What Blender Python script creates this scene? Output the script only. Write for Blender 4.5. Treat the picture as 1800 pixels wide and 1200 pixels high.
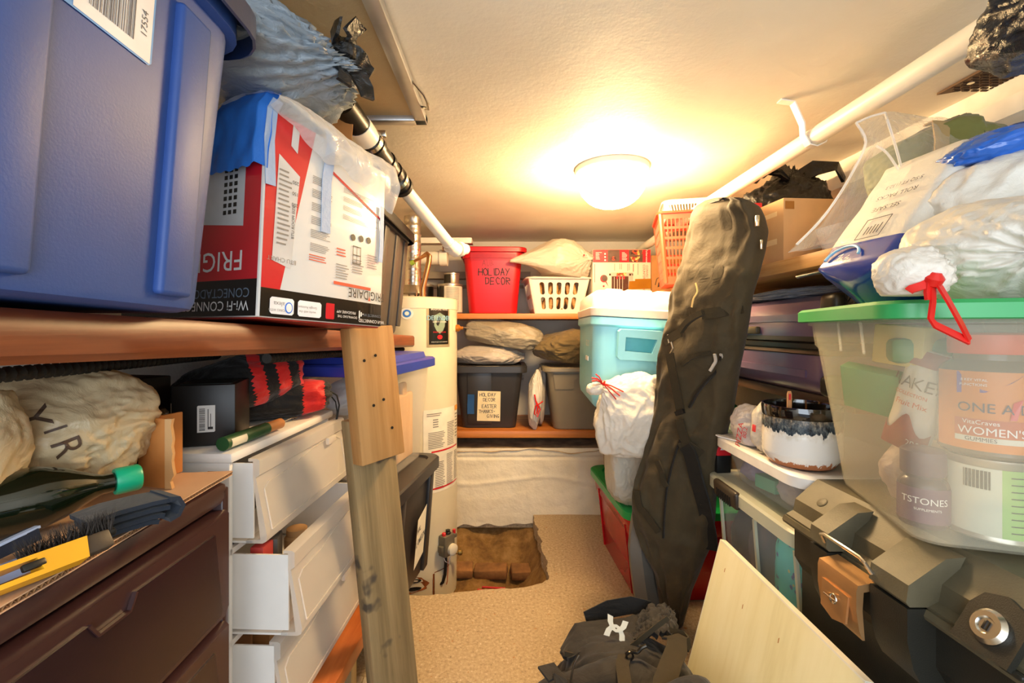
import bpy, bmesh, math, random
import numpy as np
from math import pi, sin, cos, radians as R
from mathutils import Vector, Matrix, noise, Euler
from mathutils.geometry import tessellate_polygon
random.seed(7)
for o in list(bpy.data.objects): bpy.data.objects.remove(o)
SC = bpy.context.scene
COL = SC.collection
# ---------------------------------------------------------------- camera, world, lights, exposure
cam = bpy.data.cameras.new('camera'); cam.lens = 16; cam.sensor_width = 36; cam.sensor_fit = 'HORIZONTAL'
cam.shift_x = 10/1800; cam.shift_y = -22/1800; cam.clip_start = .02; cam.clip_end = 60
camo = bpy.data.objects.new('camera', cam); COL.objects.link(camo)
camo.location = (0, 0, 1.2); camo.rotation_euler = (pi/2, 0, 0); SC.camera = camo
SC.view_settings.view_transform = 'Standard'
try: SC.view_settings.look = 'None'
except Exception: pass
SC.view_settings.gamma = 1.0; SC.view_settings.use_curve_mapping = False
SC.view_settings.exposure = 0.0
wd = bpy.data.worlds.new('world'); SC.world = wd; wd.use_nodes = True
wb = wd.node_tree.nodes['Background']; wb.inputs[0].default_value = (.80, .87, 1, 1); wb.inputs[1].default_value = .5
def area(name, loc, rot, sx, sy, power, col):
    l = bpy.data.lights.new(name, 'AREA'); l.shape = 'RECTANGLE'; l.size = sx; l.size_y = sy; l.energy = power; l.color = col
    o = bpy.data.objects.new(name, l); o.location = loc; o.rotation_euler = rot; COL.objects.link(o); return o
# daylight from the room behind the open doorway
area('doorway_daylight', (-.1, -1.0, 1.35), (R(88), 0, 0), 2.2, 1.5, 58, (.80, .90, 1))
LAMP_STRENGTH = 150
LAMP_COL = (1, .68, .33)
# ---------------------------------------------------------------- helpers
def lin(c): return c/12.92 if c <= .04045 else ((c+.055)/1.055)**2.4
def C(h, a=1): return tuple(lin(int(h[i:i+2], 16)/255) for i in (0, 2, 4)) + (a,)
def W(px, py, Y): return Vector(((px-890)/800*Y, Y, 1.2+(578-py)/800*Y))
class N:
    """tiny node-graph helper"""
    def __init__(s, name):
        s.m = bpy.data.materials.new(name); s.m.use_nodes = True; s.t = s.m.node_tree
        s.b = s.t.nodes['Principled BSDF']; s.out = s.t.nodes['Material Output']
    def n(s, ty, **k):
        x = s.t.nodes.new('ShaderNode'+ty)
        for a, v in k.items():
            if a.startswith('i_'):
                key = a[2:]; key = int(key) if key.isdigit() else key.replace('_', ' ')
                x.inputs[key].default_value = v
            else: setattr(x, a, v)
        return x
    def l(s, a, b): s.t.links.new(a, b)
    def coord(s, scale=(1, 1, 1), rot=(0, 0, 0), kind='Object'):
        tc = s.n('TexCoord'); mp = s.n('Mapping'); mp.inputs['Scale'].default_value = scale; mp.inputs['Rotation'].default_value = rot
        s.l(tc.outputs[kind], mp.inputs[0]); return mp.outputs[0]
    def noise(s, vec, scale, detail=4, rough=.55, dist=0):
        x = s.n('TexNoise'); x.inputs['Scale'].default_value = scale; x.inputs['Detail'].default_value = detail
        x.inputs['Roughness'].default_value = rough; x.inputs['Distortion'].default_value = dist
        s.l(vec, x.inputs['Vector']); return x.outputs['Fac']
    def ramp(s, fac, stops, interp='LINEAR'):
        x = s.n('ValToRGB'); r = x.color_ramp; r.interpolation = interp
        while len(r.elements) < len(stops): r.elements.new(.5)
        for e, (p, c) in zip(r.elements, stops): e.position = p; e.color = c if len(c) == 4 else C(c)
        s.l(fac, x.inputs[0]); return x.outputs[0]
    def bump(s, h, strength=.3, dist=.01, prev=None):
        x = s.n('Bump'); x.inputs['Strength'].default_value = strength; x.inputs['Distance'].default_value = dist
        s.l(h, x.inputs['Height'])
        if prev is not None: s.l(prev, x.inputs['Normal'])
        return x.outputs[0]
    def set(s, **k):
        for a, v in k.items(): s.b.inputs[a.replace('_', ' ')].default_value = v
_mats = {}
def mat(name, col, rough=.5, metal=0, var=.12, vs=9, bump=0, bs=60, spec=.5, alpha=1, coat=0, emit=None, sheen=0, stretch=(1, 1, 1), bd=.004):
    if name in _mats: return _mats[name]
    g = N(name); g.set(Roughness=rough, Metallic=metal); g.b.inputs['Specular IOR Level'].default_value = spec
    c = C(col) if isinstance(col, str) else col
    v = g.coord(stretch)
    f = g.noise(v, vs, 3)
    lo = tuple(x*(1-var) for x in c[:3])+(1,); hi = tuple(min(1, x*(1+var)) for x in c[:3])+(1,)
    g.l(g.ramp(f, [(.3, lo), (.7, hi)]), g.b.inputs['Base Color'])
    if bump: g.l(g.bump(g.noise(v, bs, 4), bump, bd), g.b.inputs['Normal'])
    if alpha < 1: g.b.inputs['Alpha'].default_value = alpha
    if coat: g.b.inputs['Coat Weight'].default_value = coat
    if sheen: g.b.inputs['Sheen Weight'].default_value = sheen
    if emit: g.b.inputs['Emission Color'].default_value = emit[0]; g.b.inputs['Emission Strength'].default_value = emit[1]
    _mats[name] = g.m; return g.m
def wood(name, c1, c2, c3, axis=1, rough=.45, scale=10, stretch=.06, knots=0, bump=.15, stain=None):
    g = N(name); g.set(Roughness=rough)
    s = [1, 1, 1]; s[axis] = stretch
    v = g.coord(tuple(s))
    n1 = g.noise(v, scale*1.6, 6, .6, .6); n2 = g.noise(v, scale*9, 4, .6)
    mx = g.n('Math', operation='ADD'); m2 = g.n('Math', operation='MULTIPLY'); m2.inputs[1].default_value = .35
    g.l(n2, m2.inputs[0]); g.l(n1, mx.inputs[0]); g.l(m2.outputs[0], mx.inputs[1])
    col = g.ramp(mx.outputs[0], [(.42, c1), (.62, c2), (.85, c3)])
    if stain:
        v2 = g.coord((1, 1, 1)); n3 = g.noise(v2, stain[1], 3, .5)
        fac = g.ramp(n3, [(stain[2], (0, 0, 0, 1)), (stain[2]+.06, (1, 1, 1, 1))])
        mm = g.n('MixRGB'); g.l(fac, mm.inputs[0]); g.l(col, mm.inputs[1]); mm.inputs[2].default_value = C(stain[0]); col = mm.outputs[0]
    g.l(col, g.b.inputs['Base Color'])
    g.l(g.bump(mx.outputs[0], bump, .004), g.b.inputs['Normal'])
    _mats[name] = g.m; return g.m
def plastic_film(name, col, op=.35, rough=.18, bs=28, bump=.35, edge=.6):
    """thin see-through plastic: mostly lets light pass, with a glossy crinkled skin"""
    g = N(name); v = g.coord()
    g.set(Roughness=rough); g.b.inputs['Base Color'].default_value = C(col)
    h = g.noise(v, bs, 5, .6, 1.2)
    g.l(g.bump(h, bump, .01), g.b.inputs['Normal'])
    tr = g.n('BsdfTransparent'); mx = g.n('MixShader')
    lw = g.n('LayerWeight'); lw.inputs[0].default_value = .35
    ma = g.n('Math', operation='MULTIPLY_ADD'); ma.inputs[1].default_value = edge; ma.inputs[2].default_value = op; ma.use_clamp = True
    g.l(lw.outputs['Facing'], ma.inputs[0]); g.l(ma.outputs[0], mx.inputs[0])
    g.l(tr.outputs[0], mx.inputs[1]); g.l(g.b.outputs[0], mx.inputs[2]); g.l(mx.outputs[0], g.out.inputs[0])
    _mats[name] = g.m; return g.m
def frosted(name, col, op=.55, rough=.35, trans=.5):
    """milky moulded plastic: part see-through, part translucent white"""
    g = N(name); g.set(Roughness=rough); g.b.inputs['Base Color'].default_value = C(col)
    v = g.coord(); g.l(g.bump(g.noise(v, 60, 3), .05, .003), g.b.inputs['Normal'])
    tl = g.n('BsdfTranslucent'); tl.inputs[0].default_value = C(col); m1 = g.n('MixShader'); m1.inputs[0].default_value = trans
    g.l(g.b.outputs[0], m1.inputs[1]); g.l(tl.outputs[0], m1.inputs[2])
    tr = g.n('BsdfTransparent'); m2 = g.n('MixShader'); m2.inputs[0].default_value = op
    g.l(tr.outputs[0], m2.inputs[1]); g.l(m1.outputs[0], m2.inputs[2]); g.l(m2.outputs[0], g.out.inputs[0])
    _mats[name] = g.m; return g.m
def fabric(name, col, col2=None, rough=.85, weave=400, bump=.25, fold=7, foldb=.4, sheen=.15, dust=None):
    g = N(name); g.set(Roughness=rough); g.b.inputs['Sheen Weight'].default_value = sheen
    g.b.inputs['Specular IOR Level'].default_value = .25
    v = g.coord(); f = g.noise(v, 6, 5, .6)
    c = g.ramp(f, [(.3, col), (.7, col2 or col)])
    if dust:
        d = g.ramp(g.noise(v, dust[1], 6, .75), [(dust[2], (0, 0, 0, 1)), (dust[2]+.1, (1, 1, 1, 1))])
        mm = g.n('MixRGB'); g.l(d, mm.inputs[0]); g.l(c, mm.inputs[1]); mm.inputs[2].default_value = C(dust[0]); c = mm.outputs[0]
    g.l(c, g.b.inputs['Base Color'])
    b1 = g.bump(g.noise(v, fold, 4, .5, 1.), foldb, .02)
    g.l(g.bump(g.noise(v, weave, 2), bump, .001, b1), g.b.inputs['Normal'])
    _mats[name] = g.m; return g.m
def bagmat(name, col, rough=.38, bs=35, bump=.5, var=.05, tl=.25, fine=160, fineb=.25):
    """crinkled opaque plastic bag"""
    g = N(name); g.set(Roughness=rough); v = g.coord()
    c = C(col); lo = tuple(x*(1-var) for x in c[:3])+(1,)
    g.l(g.ramp(g.noise(v, 9, 3), [(.35, lo), (.65, c)]), g.b.inputs['Base Color'])
    b1 = g.bump(g.noise(v, bs, 6, .62, 1.5), bump, .012)
    b2 = g.bump(g.noise(v, fine, 3, .6, .6), fineb, .002, b1); g.l(b2, g.b.inputs['Normal'])
    if tl:
        t = g.n('BsdfTranslucent'); t.inputs[0].default_value = c; m1 = g.n('MixShader'); m1.inputs[0].default_value = tl
        g.l(g.b.outputs[0], m1.inputs[1]); g.l(t.outputs[0], m1.inputs[2]); g.l(m1.outputs[0], g.out.inputs[0])
    _mats[name] = g.m; return g.m

def fr(o, u, v):
    u = Vector(u).normalized(); v = Vector(v).normalized(); n = u.cross(v).normalized(); v = n.cross(u)
    M = Matrix((u, v, n)).transposed().to_4x4(); M.translation = Vector(o); return M
def RX(a): return Matrix.Rotation(R(a), 4, 'X')
def RY(a): return Matrix.Rotation(R(a), 4, 'Y')
def RZ(a): return Matrix.Rotation(R(a), 4, 'Z')
def TR(x, y, z): return Matrix.Translation((x, y, z))
def rr(hw, hd, r, z, n=5, cx=0, cy=0):
    r = min(r, hw, hd); p = []
    for (sx, sy, a0) in ((1, -1, -90), (1, 1, 0), (-1, 1, 90), (-1, -1, 180)):
        for i in range(n+1):
            a = R(a0+90*i/n); p.append(Vector((cx+sx*(hw-r)+r*cos(a), cy+sy*(hd-r)+r*sin(a), z)))
    return p
def circ(r, z, n=24, cx=0, cy=0): return [Vector((cx+r*cos(2*pi*i/n), cy+r*sin(2*pi*i/n), z)) for i in range(n)]
_font = {}
def text_geo(s):
    if s in _font: return _font[s]
    cu = bpy.data.curves.new('t', 'FONT'); cu.body = s; cu.align_x = 'CENTER'; cu.align_y = 'CENTER'; cu.size = 1; cu.resolution_u = 3
    ob = bpy.data.objects.new('t', cu); COL.objects.link(ob)
    dg = bpy.context.evaluated_depsgraph_get(); me = bpy.data.meshes.new_from_object(ob.evaluated_get(dg))
    _font[s] = ([v.co.copy() for v in me.vertices], [tuple(p.vertices) for p in me.polygons])
    bpy.data.objects.remove(ob); bpy.data.curves.remove(cu); bpy.data.meshes.remove(me); return _font[s]
STROKE = {'H': [[(0,0),(0,1)],[(.6,0),(.6,1)],[(0,.5),(.6,.5)]], 'O': [[(.3,1),(.05,.8),(0,.4),(.2,0),(.5,.1),(.6,.5),(.5,.9),(.3,1)]],
 'L': [[(0,1),(0,0),(.5,0)]], 'I': [[(.2,1),(.2,0)]], 'D': [[(0,1),(0,0),(.4,.1),(.6,.5),(.4,.9),(-.05,1)]], 'A': [[(0,0),(.3,1),(.6,0)],[(.12,.4),(.5,.4)]],
 'Y': [[(0,1),(.3,.5)],[(.6,1),(.1,-.1)]], 'E': [[(.5,1),(0,1),(0,0),(.5,0)],[(0,.5),(.4,.5)]], 'C': [[(.55,.85),(.3,1),(.05,.7),(.05,.3),(.3,0),(.55,.1)]],
 'R': [[(0,0),(0,1),(.45,.95),(.5,.65),(.05,.5),(.6,-.05)]], 'S': [[(.5,.9),(.2,1),(.05,.7),(.45,.4),(.4,.05),(0,.1)]], 'T': [[(0,1),(.6,1)],[(.3,1),(.3,0)]],
 'N': [[(0,0),(0,1),(.5,0),(.5,1)]], 'K': [[(0,0),(0,1)],[(.5,1),(.05,.5),(.5,0)]], 'G': [[(.5,.9),(.2,1),(0,.5),(.2,0),(.5,.1),(.5,.45),(.3,.45)]],
 'V': [[(0,1),(.25,0),(.5,1)]], 'W': [[(0,1),(.15,0),(.3,.7),(.45,0),(.6,1)]], 'U': [[(0,1),(.05,.1),(.3,0),(.5,.2),(.5,1)]], 'B': [[(0,0),(0,1),(.4,.8),(.05,.5),(.5,.25),(0,0)]],
 '-': [[(0,.5),(.35,.5)]], ' ': []}
PRINTS = {'lettering', 'white_lettering', 'dark_lettering', 'red_lettering', 'grey_lettering', 'small_print', 'handwriting', 'faint_handwriting', 'barcode', 'white_print', 'red_print', 'print', 'grille_print', 'cap_print', 'food_photo', 'oven_racks', 'scratch', 'paper_tape'}
class MB:
    def __init__(s): s.v = []; s.f = []; s.mi = []; s.cur = 0
    def add(s, vs, fs, M=None):
        o = len(s.v)
        s.v += [(M @ Vector(p)) if M is not None else Vector(p) for p in vs]
        for f in fs: s.f.append(tuple(i+o for i in f)); s.mi.append(s.cur)
        return s
    def box(s, c, d, M=None, bev=0, seg=2):
        if bev:
            bm = bmesh.new(); bmesh.ops.create_cube(bm, size=1)
            for v in bm.verts: v.co = Vector((v.co.x*d[0]+c[0], v.co.y*d[1]+c[1], v.co.z*d[2]+c[2]))
            bmesh.ops.bevel(bm, geom=bm.edges[:], offset=min(bev, min(d)*.48), segments=seg, affect='EDGES', profile=.5)
            bm.verts.index_update(); s.add([v.co.copy() for v in bm.verts], [[v.index for v in f.verts] for f in bm.faces], M); bm.free(); return s
        x, y, z = [k/2 for k in d]
        vs = [(c[0]+a*x, c[1]+b*y, c[2]+e*z) for a in (-1, 1) for b in (-1, 1) for e in (-1, 1)]
        return s.add(vs, [(0,1,3,2),(4,6,7,5),(0,4,5,1),(2,3,7,6),(0,2,6,4),(1,5,7,3)], M)
    def loft(s, rings, M=None, cap0=True, cap1=True, closed=True):
        n = len(rings[0]); vs = [p for r in rings for p in r]; fs = []
        for k in range(len(rings)-1):
            for i in range(n if closed else n-1):
                j = (i+1) % n; fs.append((k*n+i, k*n+j, (k+1)*n+j, (k+1)*n+i))
        if cap0: fs.append(tuple(reversed(range(n))))
        if cap1: fs.append(tuple((len(rings)-1)*n+i for i in range(n)))
        return s.add(vs, fs, M)
    def lathe(s, prof, M=None, n=24, cap0=True, cap1=True): return s.loft([circ(max(r, 1e-5), z, n) for r, z in prof], M, cap0, cap1)
    def tube(s, pts, r, n=8, M=None, closed=False, flat=1):
        pts = [Vector(p) for p in pts]; k = len(pts); rs = r if isinstance(r, (list, tuple)) else [r]*k
        rings = []; up = None
        for i, p in enumerate(pts):
            t = (pts[(i+1) % k]-pts[i-1]) if closed else (pts[min(i+1, k-1)]-pts[max(i-1, 0)])
            t.normalize()
            if up is None: up = t.orthogonal().normalized()
            up = (up-t*up.dot(t)); up = up.normalized() if up.length > 1e-6 else t.orthogonal().normalized()
            b = t.cross(up)
            rings.append([p+rs[i]*(cos(2*pi*j/n)*up*flat+sin(2*pi*j/n)*b) for j in range(n)])
        if closed: rings.append(rings[0])
        return s.loft(rings, M, not closed, not closed)
    def strap(s, pts, w, t, side, M=None):
        """flat webbing along pts; side = direction(s) across the width"""
        pts = [Vector(p) for p in pts]; k = len(pts); rings = []
        for i, p in enumerate(pts):
            tg = (pts[min(i+1, k-1)]-pts[max(i-1, 0)]).normalized()
            sd = Vector(side[i] if isinstance(side, list) else side); sd = (sd-tg*sd.dot(tg)).normalized(); nn = tg.cross(sd)
            rings.append([p+sd*w/2+nn*t/2, p-sd*w/2+nn*t/2, p-sd*w/2-nn*t/2, p+sd*w/2-nn*t/2])
        return s.loft(rings, M)
    def poly(s, pts, z=0, M=None): return s.add([(p[0], p[1], z) for p in pts], [tuple(range(len(pts)))], M)
    def rect(s, u0, v0, u1, v1, z=0, M=None): return s.poly([(u0, v0), (u1, v0), (u1, v1), (u0, v1)], z, M)
    def slab(s, pts, z0, z1, M=None):
        n = len(pts); vs = [(p[0], p[1], z0) for p in pts]+[(p[0], p[1], z1) for p in pts]
        fs = [tuple(reversed(range(n))), tuple(range(n, 2*n))]+[(i, (i+1) % n, n+(i+1) % n, n+i) for i in range(n)]
        return s.add(vs, fs, M)
    def text(s, t, size, x, y, z=0, M=None, sx=1, rot=0, maps=None):
        vs, fs = text_geo(t); c, d = cos(R(rot)), sin(R(rot)); out = []
        for p in vs:
            a, b = p.x*size*sx, p.y*size
            q = (x+a*c-b*d, y+a*d+b*c, z)
            out.append(maps(*q) if maps else q)
        return s.add(out, fs, M)
    def hand(s, t, size, x, y, z=0, M=None, w=.1, jit=.06, track=.82, rnd=None):
        rnd = rnd or random.Random(len(t)); cx = x
        for ch in t:
            for st in STROKE.get(ch, []):
                pts = [(cx+(a+rnd.uniform(-jit, jit))*size, y+(b+rnd.uniform(-jit, jit))*size) for a, b in st]
                for a, b in zip(pts, pts[1:]):
                    a = Vector(a); b = Vector(b); d = (b-a); L = d.length or 1e-6; nn = Vector((-d.y, d.x))/L*size*w/2; e = d/L*size*w/3
                    s.poly([a-nn-e, b-nn+e, b+nn+e, a+nn-e], z, M)
            cx += size*(track if ch != 'I' else track*.55)
        return s
    def barcode(s, u0, v0, u1, v1, n=22, z=0, M=None, seed=1, vertical=False):
        rnd = random.Random(seed); x = 0; L = []
        while x < 1:
            w = rnd.choice((.012, .02, .03)); L.append((x, min(1, x+w))); x += w+rnd.choice((.012, .02, .03))
        for a, b in L:
            if vertical: s.rect(u0, v0+(v1-v0)*a, u1, v0+(v1-v0)*b, z, M)
            else: s.rect(u0+(u1-u0)*a, v0, u0+(u1-u0)*b, v1, z, M)
        return s
    def lines(s, u0, v0, u1, v1, n, z=0, M=None, seed=1, fill=.5, ragged=.3):
        rnd = random.Random(seed); h = (v1-v0)/n
        for i in range(n):
            e = u1-(u1-u0)*rnd.uniform(0, ragged); s.rect(u0, v0+h*i, e, v0+h*(i+fill), z, M)
        return s
    def holed(s, outer, holes, t, fn):
        loops = [outer]+holes; flat = [p for L in loops for p in L]
        tri = tessellate_polygon([[Vector((a, b, 0)) for a, b in L] for L in loops]); n = len(flat)
        vs = [fn(a, b, 0) for a, b in flat]+[fn(a, b, t) for a, b in flat]
        fs = [tuple(x) for x in tri]+[tuple(i+n for i in reversed(x)) for x in tri]; o = 0
        for L in loops:
            m = len(L)
            for i in range(m): fs.append((o+i, o+(i+1) % m, n+o+(i+1) % m, n+o+i))
            o += m
        return s.add(vs, fs)
    def grid(s, fn, nu, nv, M=None):
        vs = [fn(i/nu, j/nv) for j in range(nv+1) for i in range(nu+1)]
        return s.add(vs, [(j*(nu+1)+i, j*(nu+1)+i+1, (j+1)*(nu+1)+i+1, (j+1)*(nu+1)+i) for j in range(nv) for i in range(nu)], M)
    def build(s, name, m, parent=None, smooth=40, fix=True):
        me = bpy.data.meshes.new(name); me.from_pydata([tuple(p) for p in s.v], [], s.f); me.update()
        if fix:
            bm = bmesh.new(); bm.from_mesh(me); bmesh.ops.recalc_face_normals(bm, faces=bm.faces[:]); bm.to_mesh(me); bm.free()
        ms = m if isinstance(m, list) else [m]
        for x in ms: me.materials.append(x)
        if len(ms) > 1: me.polygons.foreach_set('material_index', s.mi)
        if smooth:
            me.polygons.foreach_set('use_smooth', [True]*len(me.polygons)); me.set_sharp_from_angle(angle=R(smooth))
        o = bpy.data.objects.new(name, me); COL.objects.link(o)
        if name in PRINTS: o['kind'] = 'stuff'   # flat print: many small marks on one surface
        if parent is not None: o.parent = parent
        return o
def tag(o, label, cat, group=None):
    o['label'] = label; o['category'] = cat
    if group: o['group'] = group
    return o
def project(mb, tgt, M, d, off=.0015):
    """drop flat print (built on the plane M) along direction d onto the surface of mesh builder tgt"""
    from mathutils.bvhtree import BVHTree
    bv = BVHTree.FromPolygons([tuple(p) for p in tgt.v], tgt.f); d = Vector(d).normalized(); out = []
    for p in mb.v:
        q = M @ p; h = bv.ray_cast(q, d)
        out.append((h[0]-d*off) if h[0] is not None else q+d*.2)
    mb.v = out; return mb
def fine(mb, n=2):
    me = bpy.data.meshes.new('x'); me.from_pydata([tuple(p) for p in mb.v], [], mb.f); bm = bmesh.new(); bm.from_mesh(me); bmesh.ops.triangulate(bm, faces=bm.faces[:])
    for _ in range(n):
        L = [e for e in bm.edges if e.calc_length() > .004]
        if L: bmesh.ops.subdivide_edges(bm, edges=L, cuts=1); bmesh.ops.triangulate(bm, faces=bm.faces[:])
    bm.verts.index_update(); r = MB(); r.add([v.co.copy() for v in bm.verts], [[v.index for v in f.verts] for f in bm.faces]); bm.free(); bpy.data.meshes.remove(me); return r
def thing(name, label, cat, loc=(0, 0, 0), rot=(0, 0, 0), group=None):
    o = bpy.data.objects.new(name, None); o.empty_display_size = .05; COL.objects.link(o); o.location = loc
    o.rotation_euler = tuple(R(a) for a in rot); return tag(o, label, cat, group)
def solo(mb, name, m, label, cat, loc=(0, 0, 0), rot=(0, 0, 0), group=None, smooth=40):
    o = mb.build(name, m, None, smooth); o.location = loc; o.rotation_euler = tuple(R(a) for a in rot); return tag(o, label, cat, group)
def struct(mb, name, m, parent=None, smooth=40):
    o = mb.build(name, m, parent, smooth); o['kind'] = 'structure'; return o
def flat(mb, name, m, parent): return mb.build(name, m, parent, 0, False)
def tub_mb(w, d, h, taper=.03, r=.04, t=.004, lip=.012, rimh=.018, mid=None):
    hw, hd = w/2, d/2; b = MB(); rg = []
    bw, bd = hw-taper, hd-taper
    rg += [rr(bw-.012, bd-.012, r, 0), rr(bw-.003, bd-.003, r, .004), rr(bw, bd, r, .014)]
    def at(z): k = taper*z/h; return bw+k, bd+k
    if mid:   # a step: body moves out above height mid
        x, y = at(mid); rg += [rr(x, y, r, mid-.012), rr(x+.012, y+.012, r, mid+.004)]; ex = .012
    else: ex = 0
    x, y = at(h-rimh); rg += [rr(x+ex, y+ex, r, h-rimh), rr(x+ex+lip, y+ex+lip, r+lip, h-rimh+.001), rr(x+ex+lip, y+ex+lip, r+lip, h-.002), rr(x+ex+lip-.002, y+ex+lip-.002, r+lip, h),
           rr(x+ex-t, y+ex-t, r, h), rr(x+ex-t, y+ex-t, r, h-rimh)]
    rg += [rr(bw-t, bd-t, r, .008)]
    return b.loft(rg)
def lid_mb(w, d, r=.05, drop=.02, h=.012, inset=.035, dip=.008, o=.016):
    hw, hd = w/2+o, d/2+o
    return MB().loft([rr(hw-.003, hd-.003, r, -drop), rr(hw, hd, r, -drop+.002), rr(hw, hd, r, h-.006), rr(hw-.006, hd-.006, r, h), rr(hw-inset, hd-inset, r, h), rr(hw-inset-.006, hd-inset-.006, r, h-dip)], cap0=False)
def side(w, d, h, taper, sd):
    k = taper/h
    return {'-x': fr((-(w/2-taper), 0, 0), (0, -1, 0), (-k, 0, 1)), '+x': fr((w/2-taper, 0, 0), (0, 1, 0), (k, 0, 1)),
            '-y': fr((0, -(d/2-taper), 0), (1, 0, 0), (0, -k, 1)), '+y': fr((0, d/2-taper, 0), (-1, 0, 0), (0, k, 1))}[sd]
def bag_mb(size, seed=0, lvl=6, ex=2.6, wr=.06, ws=3.2, fine=.014, neck=None, nf=15, fa=.06, pull=.0, nr=.3, flat=.75, warp=None, swirl=0, nfac=46, fdep=.17):
    """crumpled bag: a rounded box cut by many random planes, so it has flat facets and sharp creases, plus folds gathered toward a tie"""
    bm = bmesh.new(); bmesh.ops.create_icosphere(bm, subdivisions=lvl, radius=1)
    off = Vector((seed*13.7, seed*7.3, seed*3.1)); b = MB(); sx, sy, sz = [k/2 for k in size]; vs = []
    if neck:
        k = Vector(neck).normalized(); e1 = k.orthogonal().normalized(); e2 = k.cross(e1)
    nv = np.array([v.co.normalized()[:] for v in bm.verts]); rs = (np.abs(nv)**ex).sum(1)**(-1/ex)
    if nfac:
        rg = np.random.RandomState(seed+1); P = rg.normal(size=(nfac, 3)); P /= np.linalg.norm(P, axis=1)[:, None]
        pts = nv*rs[:, None]; sup = np.array([(pts @ p).max() for p in P])*(1-fdep*rg.uniform(.15, 1, nfac))
        D = nv @ P.T; rf = np.where(D > .05, sup[None, :]/np.maximum(D, .05), 9); 
        q1 = np.sort(rf, axis=1); m1, m2 = q1[:, 0], q1[:, 1]; h = np.clip((.05-(m2-m1))/.05, 0, 1); rf = m1-h*h*.05/4
        rs = np.minimum(rs, rf)
    for n_, r in zip(nv, rs):
        n = Vector(n_); p = n*float(r)
        q = n*ws+off; w1 = noise.noise(q*.6)
        qq = q+Vector((w1, -w1, w1*.7))*1.2
        d1 = 1-abs(noise.noise(qq)); d2 = 1-abs(noise.noise(qq*2.4+off)); d3 = noise.noise(q*5+Vector((w1*3, 0, 0)))
        disp = wr*.55*((d1-.78)*2+(d2-.78)*.9)+fine*d3
        if neck:
            c = max(-1, min(1, n.dot(k))); a = math.acos(c); ph = math.atan2(n.dot(e2), n.dot(e1))
            wgt = math.exp(-(a/.95)**2)*min(1, a/.2)
            disp += fa*wgt*(1-abs(sin(ph*nf/2+3.4*w1+1.3*d3+swirl*a)))*(1.2+.8*d3)-fa*wgt*.5
        p = p*(1+disp)
        if neck and pull:
            tt = math.exp(-(a/nr)**2); t2 = math.exp(-(a/(nr*1.8))**2); pp = k*p.dot(k); lat = p-pp
            p = pp+k*pull*tt+lat*(1-.72*t2+.35*math.exp(-(a/(nr*.35))**2))
        p = Vector((p.x*sx, p.y*sy, p.z*sz))
        lo = -flat*sz
        if p.z < lo: p.z = lo+(p.z-lo)*.08
        if warp: p = warp(p)
        vs.append(p)
    bm.verts.index_update(); b.add(vs, [[x.index for x in f.verts] for f in bm.faces]); bm.free()
    zmin = min(p.z for p in b.v); b.v = [p-Vector((0, 0, zmin)) for p in b.v]; b.h = max(p.z for p in b.v); return b
# ---------------------------------------------------------------- setting materials
def plaster(name, c, c2, bump=.25, bs=70, rough=.8, patch=None):
    g = N(name); g.set(Roughness=rough); g.b.inputs['Specular IOR Level'].default_value = .25
    v = g.coord(); f = g.noise(v, 2.2, 5, .6); col = g.ramp(f, [(.35, c), (.65, c2)])
    if patch:
        d = g.ramp(g.noise(g.coord((1, .5, 1)), 2.6, 6, .65), [(patch[1], (0, 0, 0, 1)), (patch[1]+.05, (1, 1, 1, 1))])
        mm = g.n('MixRGB'); g.l(d, mm.inputs[0]); g.l(col, mm.inputs[1]); mm.inputs[2].default_value = C(patch[0]); col = mm.outputs[0]
    g.l(col, g.b.inputs['Base Color'])
    b1 = g.bump(g.noise(v, 7, 4, .6), bump*.8, .02); g.l(g.bump(g.noise(v, bs, 5, .65), bump, .006, b1), g.b.inputs['Normal'])
    _mats[name] = g.m; return g.m
M_ceil = plaster('ceiling_paint', 'e4dac6', 'ece4d2', .15, 70, .6)
M_wallp = plaster('wall_paint', 'ded6c6', 'e8e1d2', .3, 50, .75, ('6d5f50', .68))
M_found = plaster('whitewashed_concrete', 'e2d3b4', 'efe4cc', .6, 34, .9, ('b09a7c', .66))
def floor_mat():
    g = N('floor_concrete'); g.set(Roughness=.92); v = g.coord()
    a = g.noise(v, 85, 4, .8); b = g.noise(v, 3, 5, .6); c = g.noise(v, 55, 2, .5)
    base = g.ramp(b, [(.3, 'a8947a'), (.7, 'c0ab8c')])
    sp = g.ramp(a, [(.30, '4a3a2a'), (.42, 'a8906e'), (.60, 'c2ab88'), (.70, 'efe2ca')])
    m1 = g.n('MixRGB'); m1.inputs[0].default_value = .8; g.l(base, m1.inputs[1]); g.l(sp, m1.inputs[2])
    rd = g.ramp(c, [(.70, (0, 0, 0, 1)), (.73, (1, 1, 1, 1))]); m2 = g.n('MixRGB'); g.l(rd, m2.inputs[0]); g.l(m1.outputs[0], m2.inputs[1]); m2.inputs[2].default_value = C('a9743f')
    g.l(m2.outputs[0], g.b.inputs['Base Color']); g.l(g.bump(a, .5, .004, g.bump(b, .3, .02)), g.b.inputs['Normal']); return g.m
M_floor = floor_mat()
def dirt_mat():
    g = N('dirt'); g.set(Roughness=1); v = g.coord()
    g.l(g.ramp(g.noise(v, 9, 8, .7), [(.3, '6a4826'), (.5, '96703c'), (.7, 'b8905a')]), g.b.inputs['Base Color'])
    g.l(g.bump(g.noise(v, 40, 8, .75), .8, .02), g.b.inputs['Normal']); return g.m
M_dirt = dirt_mat()
M_brick = mat('old_brick', '8a5f36', .95, var=.35, vs=14, bump=.6, bs=60)
M_white = mat('white_paint', 'ece6da', .5, bump=.05)
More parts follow.
